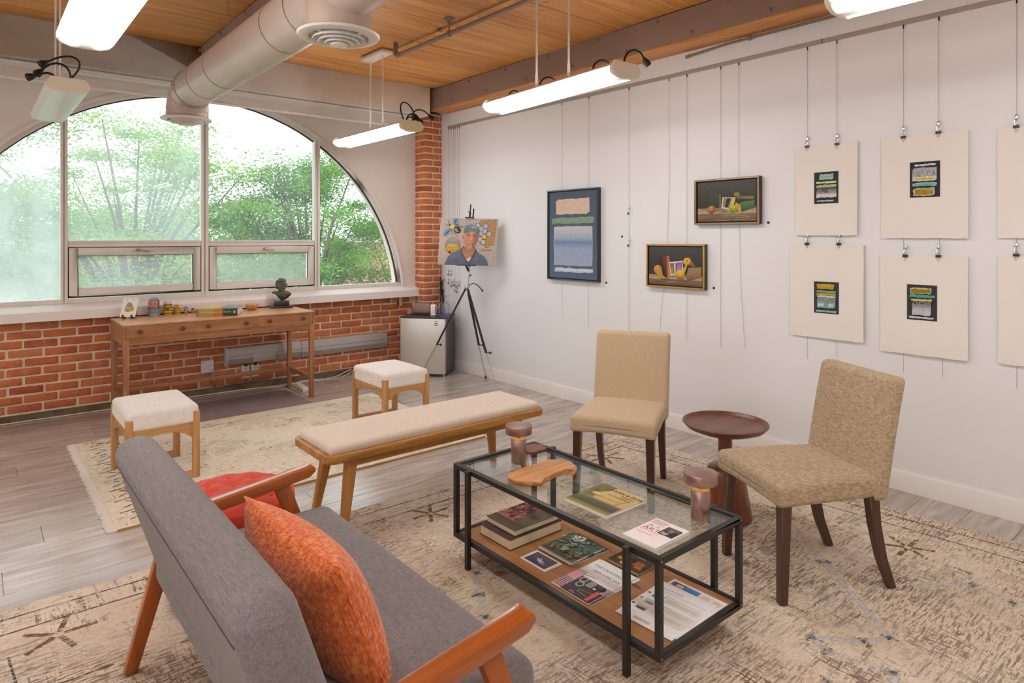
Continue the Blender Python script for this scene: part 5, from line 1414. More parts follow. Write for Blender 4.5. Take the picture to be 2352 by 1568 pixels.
def pc_draw(p):
    p.rect(0, 0, 1, 1, rgb(236, 234, 234)); p.text('THE DRAWING SHOW', .10, .80, .055, rgb(48, 46, 48), stretch=1.02); p.text('NEW YORK, 2026', .24, .67, .045, rgb(60, 58, 60), stretch=1.0)
    p.rect(0, .0, 1, .46, rgb(62, 56, 58), rgb(76, 70, 74)); p.rect(0, 0, .24, .58, rgb(206, 176, 180), rgb(190, 180, 178)); p.rough(.02, .34, .20, .50, rgb(232, 150, 160)); p.lines_of_text(.02, .22, .02, .30, 7, rgb(90, 70, 84), .5, 6)
    p.line([(.24, .0), (.24, .5), (.5, .56)], .02, rgb(206, 96, 116))
    for a, b in ((.36, .40), (.42, .27)): p.ell(a, b, .085, .075, rgb(176, 172, 172)); p.ell(a, b, .055, .048, rgb(64, 58, 60))
    p.rect(.52, .30, .66, .44, rgb(206, 202, 200))
    for k in range(5): p.rect(.535 + .025 * k, .31, .548 + .025 * k, .43, rgb(60, 56, 58), keep=True)
    p.rect(.68, .28, .80, .38, rgb(40, 38, 42)); p.rect(.70, .30, .77, .34, rgb(214, 206, 190)); p.line([(.52, .16), (.82, .20)], .012, rgb(176, 146, 96)); p.line([(.54, .12), (.80, .10)], .012, rgb(190, 160, 110)); p.rough(.42, .02, .52, .08, rgb(206, 60, 60)); p.rough(.30, .10, .37, .16, rgb(70, 80, 170)); p.rough(.50, .02, .58, .06, rgb(60, 120, 190)); p.rough(.84, .02, .93, .30, rgb(214, 90, 96)); p.rough(.9, .28, 1, .46, rgb(180, 150, 160)); p.ell(.88, .38, .06, .05, rgb(40, 36, 38))
flatbook('exhibition_brochure', 'white brochure THE DRAWING SHOW with a studio photograph', 'brochure', 1.762, 2.045, 1.658, 1.858, ZS + .003, .004, PAPER, pc_draw)
flatbook('exhibition_brochure', 'identical white brochure lying under THE DRAWING SHOW cover', 'brochure', 1.772, 2.055, 1.648, 1.85, ZS, .003, PAPER, pc_draw, rz=-.02)
def pc_dark(p):
    p.rect(0, 0, 1, 1, rgb(74, 56, 40), rgb(58, 48, 42)); p.rough(.30, .24, .46, .50, rgb(216, 150, 40)); p.rough(.34, .20, .44, .32, rgb(236, 190, 80)); p.rough(.6, .40, .86, .70, rgb(176, 100, 50)); p.rough(.7, .3, .9, .42, rgb(196, 116, 60)); p.rough(.12, .40, .26, .56, rgb(206, 160, 50)); p.rough(.44, .55, .6, .8, rgb(40, 34, 30)); p.lines_of_text(.45, .7, .88, .93, 1, rgb(206, 190, 160), .5, 8); p.rect(0, 0, 1, .12, rgb(150, 116, 76))
flatbook('art_book', 'dark brown book with glowing orange cover behind the brochures', 'book', 2.058, 2.196, 1.672, 1.842, ZS, .007, plain('brown_jacket', rgb(66, 52, 44), .3), pc_dark)
def sheet_text(p):
    p.rect(0, 0, 1, 1, rgb(236, 234, 236)); p.lines_of_text(.30, .92, .62, .74, 4, rgb(150, 148, 150), .35, 11); p.text('Sound Art Edition', .12, .86, .030, rgb(70, 68, 74)); p.ell(.06, .87, .025, .018, rgb(150, 148, 150)); p.lines_of_text(.06, .95, .79, .83, 2, rgb(180, 178, 180), .3, 12)
    for k, v in enumerate((.64, .47, .30)):
        p.rect(.34, v - .07, .97, v + .06, rgb(222, 218, 212)); p.text('The Exhibition Set', .37, v + .035, .017, rgb(90, 86, 86)); p.lines_of_text(.37, .90, v - .04, v + .03, 4, rgb(160, 156, 154), .35, 13 + k); p.rect(.13, v - .05, .31, v + .05, (rgb(150, 200, 226), rgb(206, 204, 202), rgb(176, 166, 150))[k], (rgb(120, 180, 220), rgb(190, 190, 190), rgb(206, 196, 180))[k]); p.rough(.15, v - .045, .30, v - .005, (rgb(110, 96, 92), rgb(150, 148, 148), rgb(70, 58, 46))[k]); p.ell(.055, v + .01, .022, .018, rgb(44, 42, 44)); p.ell(.055, v + .01, .006, .006, rgb(230, 228, 228))
    p.line([(.06, .10), (.08, .13), (.10, .10), (.13, .10)], .006, rgb(110, 106, 110)); p.lines_of_text(.28, .56, .05, .10, 3, rgb(150, 148, 150), .35, 20)
def sheet_back(p):
    p.rect(0, 0, 1, 1, rgb(238, 232, 234)); p.rect(.05, .86, .30, .96, rgb(120, 110, 112), rgb(90, 80, 84)); p.rough(.15, .87, .28, .93, rgb(206, 200, 196)); p.rect(.30, .86, .56, .96, rgb(60, 130, 196), rgb(70, 150, 214)); p.lines_of_text(.62, .76, .84, .94, 8, rgb(206, 190, 140), .5, 15); p.lines_of_text(.82, .97, .84, .94, 8, rgb(206, 190, 140), .5, 16)
flatbook('info_sheet', 'white information sheet with a blue photo strip below the price list', 'paper', 1.842, 2.165, 1.325, 1.562, ZS, .0022, PAPER, sheet_back, rz=.01, cov=.0004, gap=.0004)
flatbook('info_sheet', 'white price list sheet topmost at the near end of the shelf', 'paper', 1.815, 2.118, 1.335, 1.575, ZS + .0024, .0012, PAPER, sheet_text, rz=.05, cov=.0003, gap=.0004)

# ------------------------------------------------------------------ things on the desk
ZD = .809
t = thing('card_easel', 'little dark folding easel at the left end of the desk', 'easel', (1.05, 6.34, ZD), math.radians(-34))
DWD = wood('dark_easel_wood', rgb(74, 46, 34), rgb(100, 64, 46), 'z', .45)
for sx in (-1, 1):
    MB().bar((sx * .035, -.05, .004), (sx * .022, .025, .148), .010, .012, up=(0, 1, 0)).build('front_strut', DWD, t)
    MB().bar((sx * .035, -.062, .006), (sx * .035, -.02, .006), .012, .012).bar((sx * .035, -.066, .003), (sx * .035, -.072, .034), .012, .012, up=(0, 1, 0)).build('foot_hook', DWD, t)
MB().bar((0, .09, .004), (0, .025, .140), .012, .010, up=(0, 1, 0)).bar((0, -.03, .010), (0, .088, .010), .010, .008).build('back_strut', DWD, t)
t = thing('art_card', 'white art card of a grey and gold beehive on the little easel', 'card', (1.05, 6.34, ZD), math.radians(-34))
a0 = Vector((0, -.064, .016)); vv = Vector((0, .42, .9)).normalized()
mxc_ = frame_mx((-.062, -.064, .016), (1, 0, 0), vv)
o = MB().b2((0, 0, -.0015), (.124, .172, 0)).build('card_sheet', PAPER, t); o.matrix_local = mxc_
p = Pic(.124, .172)
p.poly([(.22, .30), (.5, .26), (.82, .32), (.80, .50), (.70, .54), (.30, .56), (.20, .48)], rgb(196, 156, 84), rgb(216, 184, 116)); p.poly([(.24, .55), (.72, .53), (.60, .72), (.46, .78), (.34, .74)], rgb(130, 142, 152), rgb(166, 174, 180))
for v in (.36, .42, .48): p.line([(.22, v), (.5, v - .02), (.80, v + .01)], .010, rgb(160, 122, 60))
p.ell(.42, .32, .035, .03, rgb(70, 54, 34)); p.line([(.2, .86), (.24, .94), (.27, .88), (.30, .92)], .014, rgb(80, 78, 82)); p.line([(.5, .92), (.55, .95), (.6, .90), (.66, .94), (.74, .86)], .014, rgb(80, 78, 82))
p.build('card_print', t, mxc_ @ Matrix.Translation((0, 0, .0003)), PAPERPRINT)

def painted_lathe(name, parent, prof, colfn, n=28, face=0.0):
    m = MB(); vs = []
    for r, z in prof:
        for i in range(n):
            a = 2 * PI * i / n; m.v.append((r * math.cos(a), r * math.sin(a), z))
            da = (a - face + PI) % (2 * PI) - PI; m.c.append(colfn(z, da))
    for j in range(len(prof) - 1):
        m.f += [(j * n + i, j * n + (i + 1) % n, (j + 1) * n + (i + 1) % n, (j + 1) * n + i) for i in range(n)]
    m.f.append(tuple(range(n - 1, -1, -1)))
    return m.build(name, PAPERPRINT, parent, smooth=60)
def doll_prof(h, r):
    base = [(.80, 0), (.84, .02), (.98, .15), (1.0, .25), (.96, .40), (.86, .50), (.84, .54), (.90, .62), (.90, .74), (.80, .86), (.62, .93), (.36, .98), (.0, 1.0)]
    out = []
    for (a, b), (c, d) in zip(base, base[1:]):
        for k in range(4): out.append(((a + (c - a) * k / 4) * r, (b + (d - b) * k / 4) * h))
    return out + [(0, h)]
def doll(label, x, y, h, r, fn):
    t = thing('nesting_doll', label, 'doll', (x, y, ZD), 0, 'row of nesting dolls')
    painted_lathe('doll_body', t, doll_prof(h, r), lambda z, a: fn(z / h, a), face=-PI / 2 - .35)
    MB().lathe([(r * .985, h * .455), (r * .99, h * .46), (r * .985, h * .465)], (0, 0, 0), 24).build('joint_ring', plain('doll_seam', rgb(120, 104, 84), .5), t)
def d1(z, a):
    if z > .80: return rgb(140, 160, 178) if z > .84 else rgb(90, 104, 120)
    if z > .44:
        if abs(a) < .95:
            if .60 < z < .66 and .15 < abs(a) < .5: return rgb(96, 60, 48)
            if .49 < z < .52 and abs(a) < .3: return rgb(150, 80, 70)
            return rgb(206, 140, 112)
        return rgb(120, 96, 84)
    if z > .38: return rgb(84, 90, 100)
    return rgb(128, 144, 160) if z > .12 else rgb(176, 180, 184)
def hive(z, a):
    return rgb(226, 180, 66) if math.sin(z * 2 * PI * 5.5) > -.3 else rgb(120, 80, 26)
def d2(z, a):
    if z > .78: return rgb(190, 200, 222)
    if abs(a) < .35 and .34 < z < .46: return rgb(110, 66, 30)
    return hive(z, a)
def d3(z, a):
    if z > .60: return rgb(196, 140, 60) if abs(a) < .6 and z < .86 else rgb(236, 218, 186)
    return hive(z, a)
def d4(z, a):
    k = math.sin(a * 3 + z * 17); return rgb(66, 52, 52) if k > .35 else (rgb(214, 176, 84) if z < .45 else rgb(206, 196, 200))
def d5(z, a): return rgb(58, 50, 52) if z > .60 and abs(a) > .5 else (rgb(216, 176, 80) if math.sin(z * 22) > 0 else rgb(84, 62, 34))
doll('largest nesting doll painted with a face and a grey cap', 1.232, 6.372, .170, .048, d1)
doll('second nesting doll, a yellow beehive with a pale blue top', 1.345, 6.385, .133, .038, d2)
doll('third nesting doll, yellow striped with a bear face', 1.424, 6.395, .102, .029, d3)
doll('fourth small nesting doll, dark and pale patterned', 1.497, 6.398, .068, .019, d4)
doll('smallest nesting doll, a tiny dark and yellow bee', 1.556, 6.402, .045, .0135, d5)
# thick book on the desk, spine towards the room
t = thing('art_book', 'thick yellow and green hardcover book lying on the desk', 'book', (1.72, 6.14, ZD), math.radians(-26))
w, d, h = .335, .30, .066
MB().b2((-w / 2 + .004, -d / 2 + .003, .004), (w / 2 - .004, d / 2 - .003, h - .004)).build('pages', plain('pink_page_edge', rgb(226, 206, 204), .8), t)
p = Pic(w, d); p.bands(0, 0, 1, [(0, rgb(196, 184, 110)), (1, rgb(206, 194, 130))]); p.poly([(.44, 0), (.56, 0), (.66, 1), (.52, 1)], rgb(206, 150, 96)); p.poly([(.52, 0), (1, 0), (1, 1), (.62, 1)], rgb(106, 128, 104), rgb(120, 140, 118)); p.lines_of_text(.05, .4, .4, .7, 3, rgb(222, 212, 160), .4, 3)
MB().b2((-w / 2, -d / 2, 0), (w / 2, d / 2, .004)).b2((-w / 2, -d / 2, h - .004), (w / 2, d / 2, h)).b2((-w / 2, -d / 2 - .002, 0), (w / 2, -d / 2 + .003, h)).build('cover', plain('olive_jacket', rgb(150, 138, 84), .3), t)
p.build('cover_print', t, frame_mx((-w / 2, -d / 2, h + .0003), (1, 0, 0), (0, 1, 0)), PAPERPRINT)
p = Pic(w, h); p.rect(0, 0, 1, 1, rgb(176, 150, 92), rgb(190, 166, 104)); p.rect(.42, 0, .64, 1, rgb(196, 116, 60), rgb(206, 136, 80)); p.rect(.64, 0, 1, 1, rgb(66, 62, 40), rgb(70, 90, 80)); p.lines_of_text(.12, .6, .46, .58, 1, rgb(226, 196, 150), .8, 4); p.lines_of_text(.66, .84, .46, .58, 1, rgb(226, 222, 206), .8, 7); p.rect(.90, .34, .955, .66, rgb(176, 196, 160)); p.rect(0, 0, .05, 1, rgb(150, 118, 90))
p.build('spine_print', t, frame_mx((-w / 2, -d / 2 - .0023, 0), (1, 0, 0), (0, 0, 1)), PAPERPRINT)
o = MB().lathe([(.0, .0), (.030, .0), (.036, .004), (.056, .028), (.063, .050), (.0625, .060), (.058, .062), (.054, .056), (.046, .030), (.028, .016), (.0, .013)], (0, 0, 0), 40).build('wooden_bowl', wood('maple_bowl', rgb(196, 140, 96), rgb(230, 186, 140), 'z', .4, 1.5), loc=(2.05, 6.30, ZD), smooth=60)
tag(o, 'small turned wooden bowl between the book and the bust', 'bowl')
t = thing('bust_sculpture', 'green-brown bronze bust of a curly-haired head on a black plinth', 'sculpture', (2.345, 6.33, ZD), math.radians(-20))
PLN = plain('black_plinth', rgb(46, 38, 38), .25, coat=.3)
MB().b2((-.105, -.075, 0), (.105, .075, .022)).build('plinth_base', PLN, t, bevel=.002)
MB().b2((-.072, -.05, .022), (.072, .05, .068)).build('plinth_block', PLN, t, bevel=.003)
MB().cyl((0, 0, .066), (0, 0, .085), .012, n=12).build('mount_pin', PLN, t)
PAT, nt_, b_ = newmat('verdigris_bronze')
nt_.links.new(ramp(nt_, noise(nt_, coords(nt_), 28, 4, .7), [(.35, rgb(84, 70, 50)), (.55, rgb(96, 104, 84)), (.7, rgb(120, 142, 128))]), b_.inputs['Base Color']); b_.inputs['Metallic'].default_value = .5; b_.inputs['Roughness'].default_value = .45
B = MB(); R = random.Random(12)
B.lathe([(.010, .072), (.026, .080), (.050, .100), (.070, .122), (.080, .140), (.074, .152), (.056, .160), (.036, .168), (.0, .172)], (0, 0, 0), 28, Matrix.Diagonal((1.0, .52, 1)) @ rotm('Y', 6))
B.ball((-.066, .002, .150), (.024, .026, .016), 12, 8); B.ball((.066, .002, .136), (.024, .026, .016), 12, 8)
B.cyl((0, .004, .15), (-.004, -.002, .200), .031, .029, 16)
HZ = .222
B.ball((-.004, .0, HZ), (.041, .047, .056), 18, 14); B.ball((-.004, -.020, HZ - .024), (.031, .028, .034), 14, 10)
B.ball((-.004, -.051, HZ - .006), (.0065, .010, .017), 8, 8); B.ball((-.004, -.042, HZ + .016), (.028, .012, .007), 10, 6); B.ball((-.004, -.046, HZ - .030), (.013, .008, .005), 8, 6); B.ball((-.004, -.042, HZ - .046), (.013, .010, .010), 8, 6)
for sx in (-1, 1): B.ball((-.004 + sx * .020, -.038, HZ - .014), (.012, .010, .012), 8, 6)
for k in range(150):
    a = R.uniform(0, 2 * PI); e = R.uniform(-.7, 1.5)
    x, y, z = math.cos(a) * math.cos(e), math.sin(a) * math.cos(e), math.sin(e)
    if y < -.30 and e < .62: continue
    q_ = R.uniform(.008, .0125); B.ball((-.004 + x * .049, .004 + y * .053, HZ + .004 + z * .056), (q_, q_, q_), 8, 6)
bo = B.build('bust_body', PAT, t, smooth=80)
md = bo.modifiers.new('remesh', 'REMESH'); md.mode = 'VOXEL'; md.voxel_size = .0026; md.use_smooth_shade = True

# ------------------------------------------------------------------ low wall services under the window
t = thing('cable_raceway', 'long grey metal cable raceway on the brick wall beside the desk', 'raceway', (0, 0, 0))
GM = plain('grey_raceway', rgb(186, 180, 178), .35, metal=.25)
def rw(x0, x1, z0, z1, nm):
    MB().prism([(6.583, z0), (6.545, z0), (6.512, z0 + .055), (6.512, z0 + .10), (6.530, z1), (6.583, z1)], x0, x1, 'x').build(nm, GM, t, smooth=20)
rw(1.89, 2.62, .262, .425, 'raceway_body'); rw(2.625, 3.62, .255, .420, 'raceway_body')
MB().prism([(6.585, .255), (6.540, .255), (6.506, .315), (6.506, .365), (6.525, .432), (6.585, .432)], 1.872, 1.892, 'x').build('end_cap', plain('raceway_cap', rgb(200, 196, 194), .4), t)
MB().b2((2.13, 6.508, .272), (2.36, 6.52, .352)).build('access_cover', GM, t, bevel=.002)
MB().b2((1.9, 6.5105, .345), (3.6, 6.5125, .348)).build('seam', plain('raceway_seam', rgb(120, 114, 112), .5), t)
OUTW = plain('ivory_plastic', rgb(222, 214, 198), .45)
for k, xx in enumerate((2.075, 2.165)):
    t = thing('wall_outlet', ('left', 'right')[k] + ' ivory double outlet below the raceway under the desk', 'outlet', (xx, 6.583, .175))
    MB().rbox((0, -.012, 0), (.078, .024, .125), .004, 2, 1).build('face_plate', OUTW, t)
    for zz in (-.03, .03):
        o = MB().b2((-.018, -.0265, zz - .016), (.018, -.023, zz + .016)).build('socket', OUTW, t, bevel=.001)
        MB().b2((-.009, -.0275, zz - .006), (-.006, -.0262, zz + .006)).b2((.006, -.0275, zz - .006), (.009, -.0262, zz + .006)).build('slot', BLACKP, o)
    MB().b2((-.012, -.04, .055), (.012, -.02, .078)).build('plug', BLACKP, t, bevel=.003)
t = thing('junction_box', 'square white junction box with a grey conduit tail on the brick', 'junction box', (1.722, 6.583, .272))
MB().rbox((0, -.016, 0), (.112, .03, .118), .005, 2, 1).build('cover', plain('box_cover', rgb(226, 222, 216), .5, var=.04), t)
for sx in (-1, 1): MB().lathe([(.0, 0), (.004, 0), (.003, .002), (0, .002)], (sx * .044, -.031, sx * -.045), 8, rotm('X', 90)).build('screw', BLACKP, t)
MB().tube([(.02, -.01, -.06), (.02, -.012, -.14), (.045, -.016, -.195), (.10, -.02, -.212), (.25, -.02, -.200), (.6, -.02, -.195)], .0075, 8).build('conduit_tail', plain('conduit_tail', rgb(150, 120, 104), .5), t)
t = thing('power_strip', 'white power strip on the floor beside the right desk leg', 'power strip', (2.50, 6.22, 0), math.radians(84))
MB().rbox((0, 0, .022), (.30, .058, .042), .008, 2, 1).build('body', OUTW, t)
for k in range(5): MB().lathe([(.0, 0), (.014, 0), (.014, .001), (0, .001)], (-.11 + .05 * k, 0, .0432), 12).build('socket', plain('socket_grey', rgb(196, 188, 176), .5), t)
CAB = plain('white_cable', rgb(222, 212, 202), .45)
def cable(label, pts, r=.0055):
    P = []
    for i in range(len(pts) - 1):
        a = pts[max(i - 1, 0)]; b = pts[i]; c = pts[i + 1]; d = pts[min(i + 2, len(pts) - 1)]
        for k in range(6):
            s = k / 6
            P.append(tuple(.5 * ((2 * b[j]) + (c[j] - a[j]) * s + (2 * a[j] - 5 * b[j] + 4 * c[j] - d[j]) * s * s + (3 * b[j] - a[j] - 3 * c[j] + d[j]) * s ** 3) for j in range(3)))
    P.append(pts[-1])
    o = MB().tube(P, r, 8).build('power_cable', CAB, smooth=60); tag(o, label, 'cable')
cable('white cable lying along the foot of the brick wall', [(-.6, 6.545, .007), (.2, 6.55, .007), (.9, 6.54, .007), (1.5, 6.55, .007), (2.1, 6.53, .007), (2.35, 6.45, .007), (2.44, 6.44, .012), (2.485, 6.40, .02)])
cable('white cable looping from the power strip to the right along the wall', [(2.49, 6.385, .022), (2.46, 6.47, .008), (2.62, 6.50, .007), (2.8, 6.44, .007), (2.95, 6.48, .007), (3.12, 6.55, .03), (3.2, 6.565, .05)])
cable('second white cable crossing the floor behind the stool', [(2.58, 6.52, .007), (2.75, 6.54, .007), (2.9, 6.40, .007), (3.05, 6.46, .007), (3.24, 6.56, .04)], .0045)

# ------------------------------------------------------------------ fridge corner
u = Vector((.633, -.775, 0)).normalized(); rzf = math.atan2(u.y, u.x)
SS, nt_, b_ = newmat('brushed_stainless')
b_.inputs['Base Color'].default_value = rgb(206, 198, 190); b_.inputs['Metallic'].default_value = .55
nt_.links.new(ramp(nt_, noise(nt_, coords(nt_, (2, 2, 90)), 2, 3, .6), [(.3, grey(.30)), (.7, grey(.42))]), b_.inputs['Roughness'])
t = thing('mini_fridge', 'small stainless steel fridge standing in the corner', 'fridge', (3.567, 6.14, 0), rzf)
W, D, H = .505, .40, .64
CAB_G = plain('dark_grey_cabinet', rgb(96, 96, 98), .35, metal=.4)
MB().b2((.004, .05, .02), (W - .004, D, H - .012)).build('cabinet', CAB_G, t, bevel=.004)
MB().b2((0, 0, .03), (W, .048, H - .016)).build('door', SS, t, bevel=.006, seg=3)
MB().b2((0, .004, H - .014), (W, D + .004, H)).build('top_panel', plain('black_granite_top', rgb(48, 42, 42), .25, var=.4, vscale=60), t, bevel=.003)
MB().b2((.01, .02, .0), (W - .01, .06, .028)).build('kick_plate', BLACKP, t)
MB().lathe([(.0, 0), (.012, 0), (.012, .02), (0, .02)], (W - .02, .03, 0), 12).build('foot', CHROME, t)
p = Pic(.042, .060); p.rect(0, 0, 1, 1, rgb(236, 234, 232)); p.rect(.1, .12, .9, .62, rgb(60, 140, 190)); p.rect(.25, .3, .75, .45, rgb(226, 236, 240)); p.rect(.05, .82, .95, .95, rgb(206, 110, 80)); p.build('energy_label', t, frame_mx((.385, -.0006, .545), (1, 0, 0), (0, 0, 1)), PAPERPRINT)
ZF = H
def on_fridge(x, y): 
    v = Vector((3.567, 6.14, 0)) + u * x + Vector((.775, .633, 0)) * y
    return (v.x, v.y, ZF)
ROSE = plain('rose_brown_plastic', rgb(140, 104, 96), .3)
t = thing('toaster', 'rounded rose-brown toaster on the left of the fridge top', 'toaster', on_fridge(.16, .28), rzf)
def tdef(p): return (p.x * (1 - .06 * max(0, p.z / .06)), p.y * (1 - .1 * max(0, p.z / .06)), p.z)
MB().rbox((0, 0, .066), (.235, .13, .125), .03, 3, 3, tdef).build('shell', ROSE, t, smooth=60)
MB().b2((-.085, -.028, .1255), (.085, -.010, .129)).b2((-.085, .010, .1255), (.085, .028, .129)).build('slot', BLACKP, t)
MB().tube([(-.118, -.02, .085), (-.13, -.03, .09), (-.13, -.05, .088), (-.10, -.067, .085)], .004, 6).build('lever', BLACKP, t)
MB().b2((-.105, -.055, 0), (.105, .055, .006)).build('foot_plate', BLACKP, t)
t = thing('white_gadget', 'small white upright gadget beside the toaster on the fridge', 'gadget', on_fridge(.315, .20), rzf)
MB().rbox((0, 0, .066), (.062, .05, .105), .014, 3, 1).build('body', plain('gloss_white', rgb(238, 234, 228), .25), t)
MB().rbox((0, -.004, .008), (.056, .052, .016), .005, 2, 1).build('base', plain('gloss_white_base', rgb(232, 230, 226), .3), t)
MB().b2((.028, -.0265, .03), (.0335, -.02, .105)).build('display', BLACKP, t)
m = MB(); R = random.Random(5); n = 28; ring = []
for k in range(n):
    a = 2 * PI * k / n; r = 1 + .10 * math.sin(3 * a) + R.uniform(-.05, .05); ring.append((.105 * r * math.cos(a), .075 * r * math.sin(a)))
vs = [(x, y, .0008 + .004 * (k % 3 == 0)) for k, (x, y) in enumerate(ring)] + [(x * .6, y * .6, .004) for x, y in ring] + [(x, y, 0) for x, y in ring]
m.add(vs, [(k, (k + 1) % n, n + (k + 1) % n, n + k) for k in range(n)] + [tuple(range(n, 2 * n))] + [(2 * n + k, 2 * n + (k + 1) % n, (k + 1) % n, k) for k in range(n)] + [tuple(range(3 * n - 1, 2 * n - 1, -1))])
o = m.build('drying_cloth', fabric('blue_cloth', rgb(60, 66, 150), rgb(86, 92, 180)), loc=on_fridge(.43, .23), rot=(0, 0, rzf), clean=True); tag(o, 'blue cloth under the upturned glasses on the fridge', 'cloth')
WG = glassmat('wine_glass', (.97, .98, 1, 1), 1.6, haze=.06)
for k, (a, b) in enumerate(((.405, .20), (.455, .24), (.43, .29))):
    x, y, z = on_fridge(a, b)
    o = MB().lathe([(.030, .006), (.034, .02), (.040, .055), (.040, .085), (.033, .115), (.014, .135), (.004, .145), (.004, .19), (.006, .20), (.030, .206), (.032, .208), (.0, .209)], (0, 0, 0), 28).build('wine_glass', WG, loc=(x, y, z + .004), smooth=60)
    tag(o, ('front upturned wine glass on the blue cloth', 'right upturned wine glass on the blue cloth', 'rear upturned wine glass on the blue cloth')[k], 'glass', 'upturned glasses on the fridge')
t = thing('folded_stand', 'thin black folded tripod stand leaning in the corner behind the fridge', 'stand', (4.195, 6.285, 0))
MB().tube([(0, 0, 0), (0, 0, .96)], .014, 12).build('lower_tube', BLACK, t); MB().tube([(0, 0, .96), (0, 0, 1.42)], .0035, 8).build('upper_rod', BLACK, t)
MB().cyl((0, 0, .94), (0, 0, .99), .018, n=12).tube([(0, 0, .985), (-.02, -.02, 1.0), (-.024, -.024, 1.03)], .005, 6).tube([(0, 0, .985), (.02, -.02, 1.0), (.024, -.024, 1.02)], .005, 6).build('clamp_head', BLACKP, t)
for sx in (-1, 1): MB().tube([(sx * .012, -.016, .9), (sx * .03, -.03, .02)], .007, 8).build('folded_leg', BLACK, t)
MB().ball((.016, -.02, .84), .007, 8, 6).build('knob', CHROME, t)

# ------------------------------------------------------------------ tripod easel and portrait
EB = plain('easel_black', rgb(34, 34, 36), .4); ES = plain('easel_silver', rgb(186, 186, 188), .3, metal=.7)
HB = Vector((3.903, 5.372, 1.0))
t = thing('tripod_easel', 'black and silver tripod easel in front of the white wall', 'easel', (HB.x, HB.y, 0))
def le(v): return Vector(v) - Vector((HB.x, HB.y, 0))
feet = [(3.833, 4.770, 0), (4.19, 5.43, 0), (3.668, 5.905, 0)]
for f_ in feet:
    a = le((HB.x, HB.y, 1.0)) + (le(f_) - le(HB)).normalized() * .03; b = le(f_); k = a + (b - a) * .62
    o = MB().bar(a, k, .020, .013).build('leg', EB, t)
    MB().tube([k, b + Vector((0, 0, .02))], .0055, 8).build('leg_tube', ES, o)
    MB().tube([b + Vector((0, 0, .03)), b], .0095, 10).build('foot', EB, o)
    MB().tube([k + Vector((0, 0, -.0)), k + Vector((.03, -.02, .0))], .005, 6).ball(k + Vector((.035, -.024, 0)), .013, 8, 6).build('clamp_knob', EB, o)
    kk = a + (b - a) * .32; MB().ball(kk, .014, 8, 6).build('brace_joint', EB, o)
lean_ = Vector((.145, .066, 1)).normalized(); base_ = Vector((.0, .0, .93))
def on_mast(z): return base_ + lean_ * ((z - .93) / lean_.z)
MB().tube([on_mast(.90), on_mast(1.20)], .011, 12).build('mast', ES, t)
back = Vector((.35, .27, 0)).normalized() * .022
MB().tube([on_mast(1.16) , on_mast(1.22) + back, on_mast(1.80) + back * .4], [.012, .008, .008], 10).build('upper_mast', EB, t)
MB().lathe([(.026, 0), (.028, .02), (.022, .045), (.014, .05)], (0, 0, .975), 16).build('hub', ES, t)
MB().tube([(.0, -.01, 1.0), (.05, -.04, 1.03), (.09, -.06, 1.01), (.13, -.09, .955)], .005, 8).ball((.13, -.09, .95), .011, 8, 6).build('crank', EB, t)
MB().tube([on_mast(1.09), on_mast(1.09) + Vector((.03, -.02, .03))], .006, 6).build('lock_lever', EB, t)
BLc, BRc, TLc = Vector((3.709, 5.623, 1.22)), Vector((4.079, 5.129, 1.208)), Vector((3.779, 5.655, 1.701))
uu, vv = BRc - BLc, TLc - BLc; nn_ = uu.cross(vv).normalized(); Wc, Hc = uu.length, vv.length
mid = le(BLc + uu * .5)
MB().bar(mid - uu.normalized() * .10 + nn_ * -.005, mid + uu.normalized() * .10 - nn_ * .005, .05, .010, up=(0, 0, 1)).tube([mid + Vector((0, 0, -.004)), on_mast(1.15)], .011, 8).build('canvas_shelf', EB, t)
tpm = le(BLc + uu * .5 + vv * 1.02); MB().bar(tpm - uu.normalized() * .045, tpm + uu.normalized() * .045, .04, .014).tube([tpm, tpm + lean_ * .06], .011, 8).tube([tpm + lean_ * .06, tpm + lean_ * .14], .007, 8).tube([tpm + lean_ * .03, tpm + lean_ * .07 - uu.normalized() * .02], .004, 6).build('top_clamp', EB, t)
t = thing('portrait_canvas', 'painted portrait of a man in a grey cap and blue shirt on the easel', 'painting', tuple(BLc))
mxp = frame_mx((0, 0, 0), uu, vv)
o = MB().b2((0, 0, -.022), (Wc, Hc, 0)).build('canvas', plain('canvas_edge', rgb(226, 220, 212), .8), t); o.matrix_local = mxp
p = Pic(Wc, Hc, .00008)
p.bands(0, 0, 1, [(0, rgb(186, 172, 158)), (.5, rgb(196, 182, 168)), (1, rgb(186, 172, 160))])
for k in range(24):
    r = random.Random(k + 3); p.ell(r.uniform(.05, .95), r.uniform(.05, .95), r.uniform(.04, .10), r.uniform(.03, .08), r.choice((rgb(193, 179, 165), rgb(189, 175, 162), rgb(196, 182, 168))))
p.poly([(.70, .96), (.98, .99), (.965, .44), (.89, .44), (.86, .385), (.81, .385), (.79, .43), (.72, .45), (.66, .80)], rgb(186, 146, 96), rgb(178, 140, 98)); p.line([(.97, .44), (.89, .44), (.86, .385), (.81, .385), (.79, .43)], .005, rgb(120, 88, 50))
def hexa(a, b, c):
    P_ = [(a + .047 * math.cos(PI / 3 * k), b + .047 * Wc / Hc * math.sin(PI / 3 * k)) for k in range(6)]
    p.poly(P_, c); p.line(P_ + [P_[0]], .006, rgb(52, 50, 58))
for a, b in ((.66, .85), (.80, .84), (.725, .785), (.79, .735), (.865, .675), (.72, .68), (.715, .56), (.775, .50)): hexa(a, b, rgb(186, 190, 202))
hexa(.785, .615, rgb(226, 186, 84))
p.ell(.275, .93, .055, .085, rgb(120, 150, 186), None, 18, -.35); p.ell(.135, .70, .045, .115, rgb(120, 150, 186), None, 18, -.75)
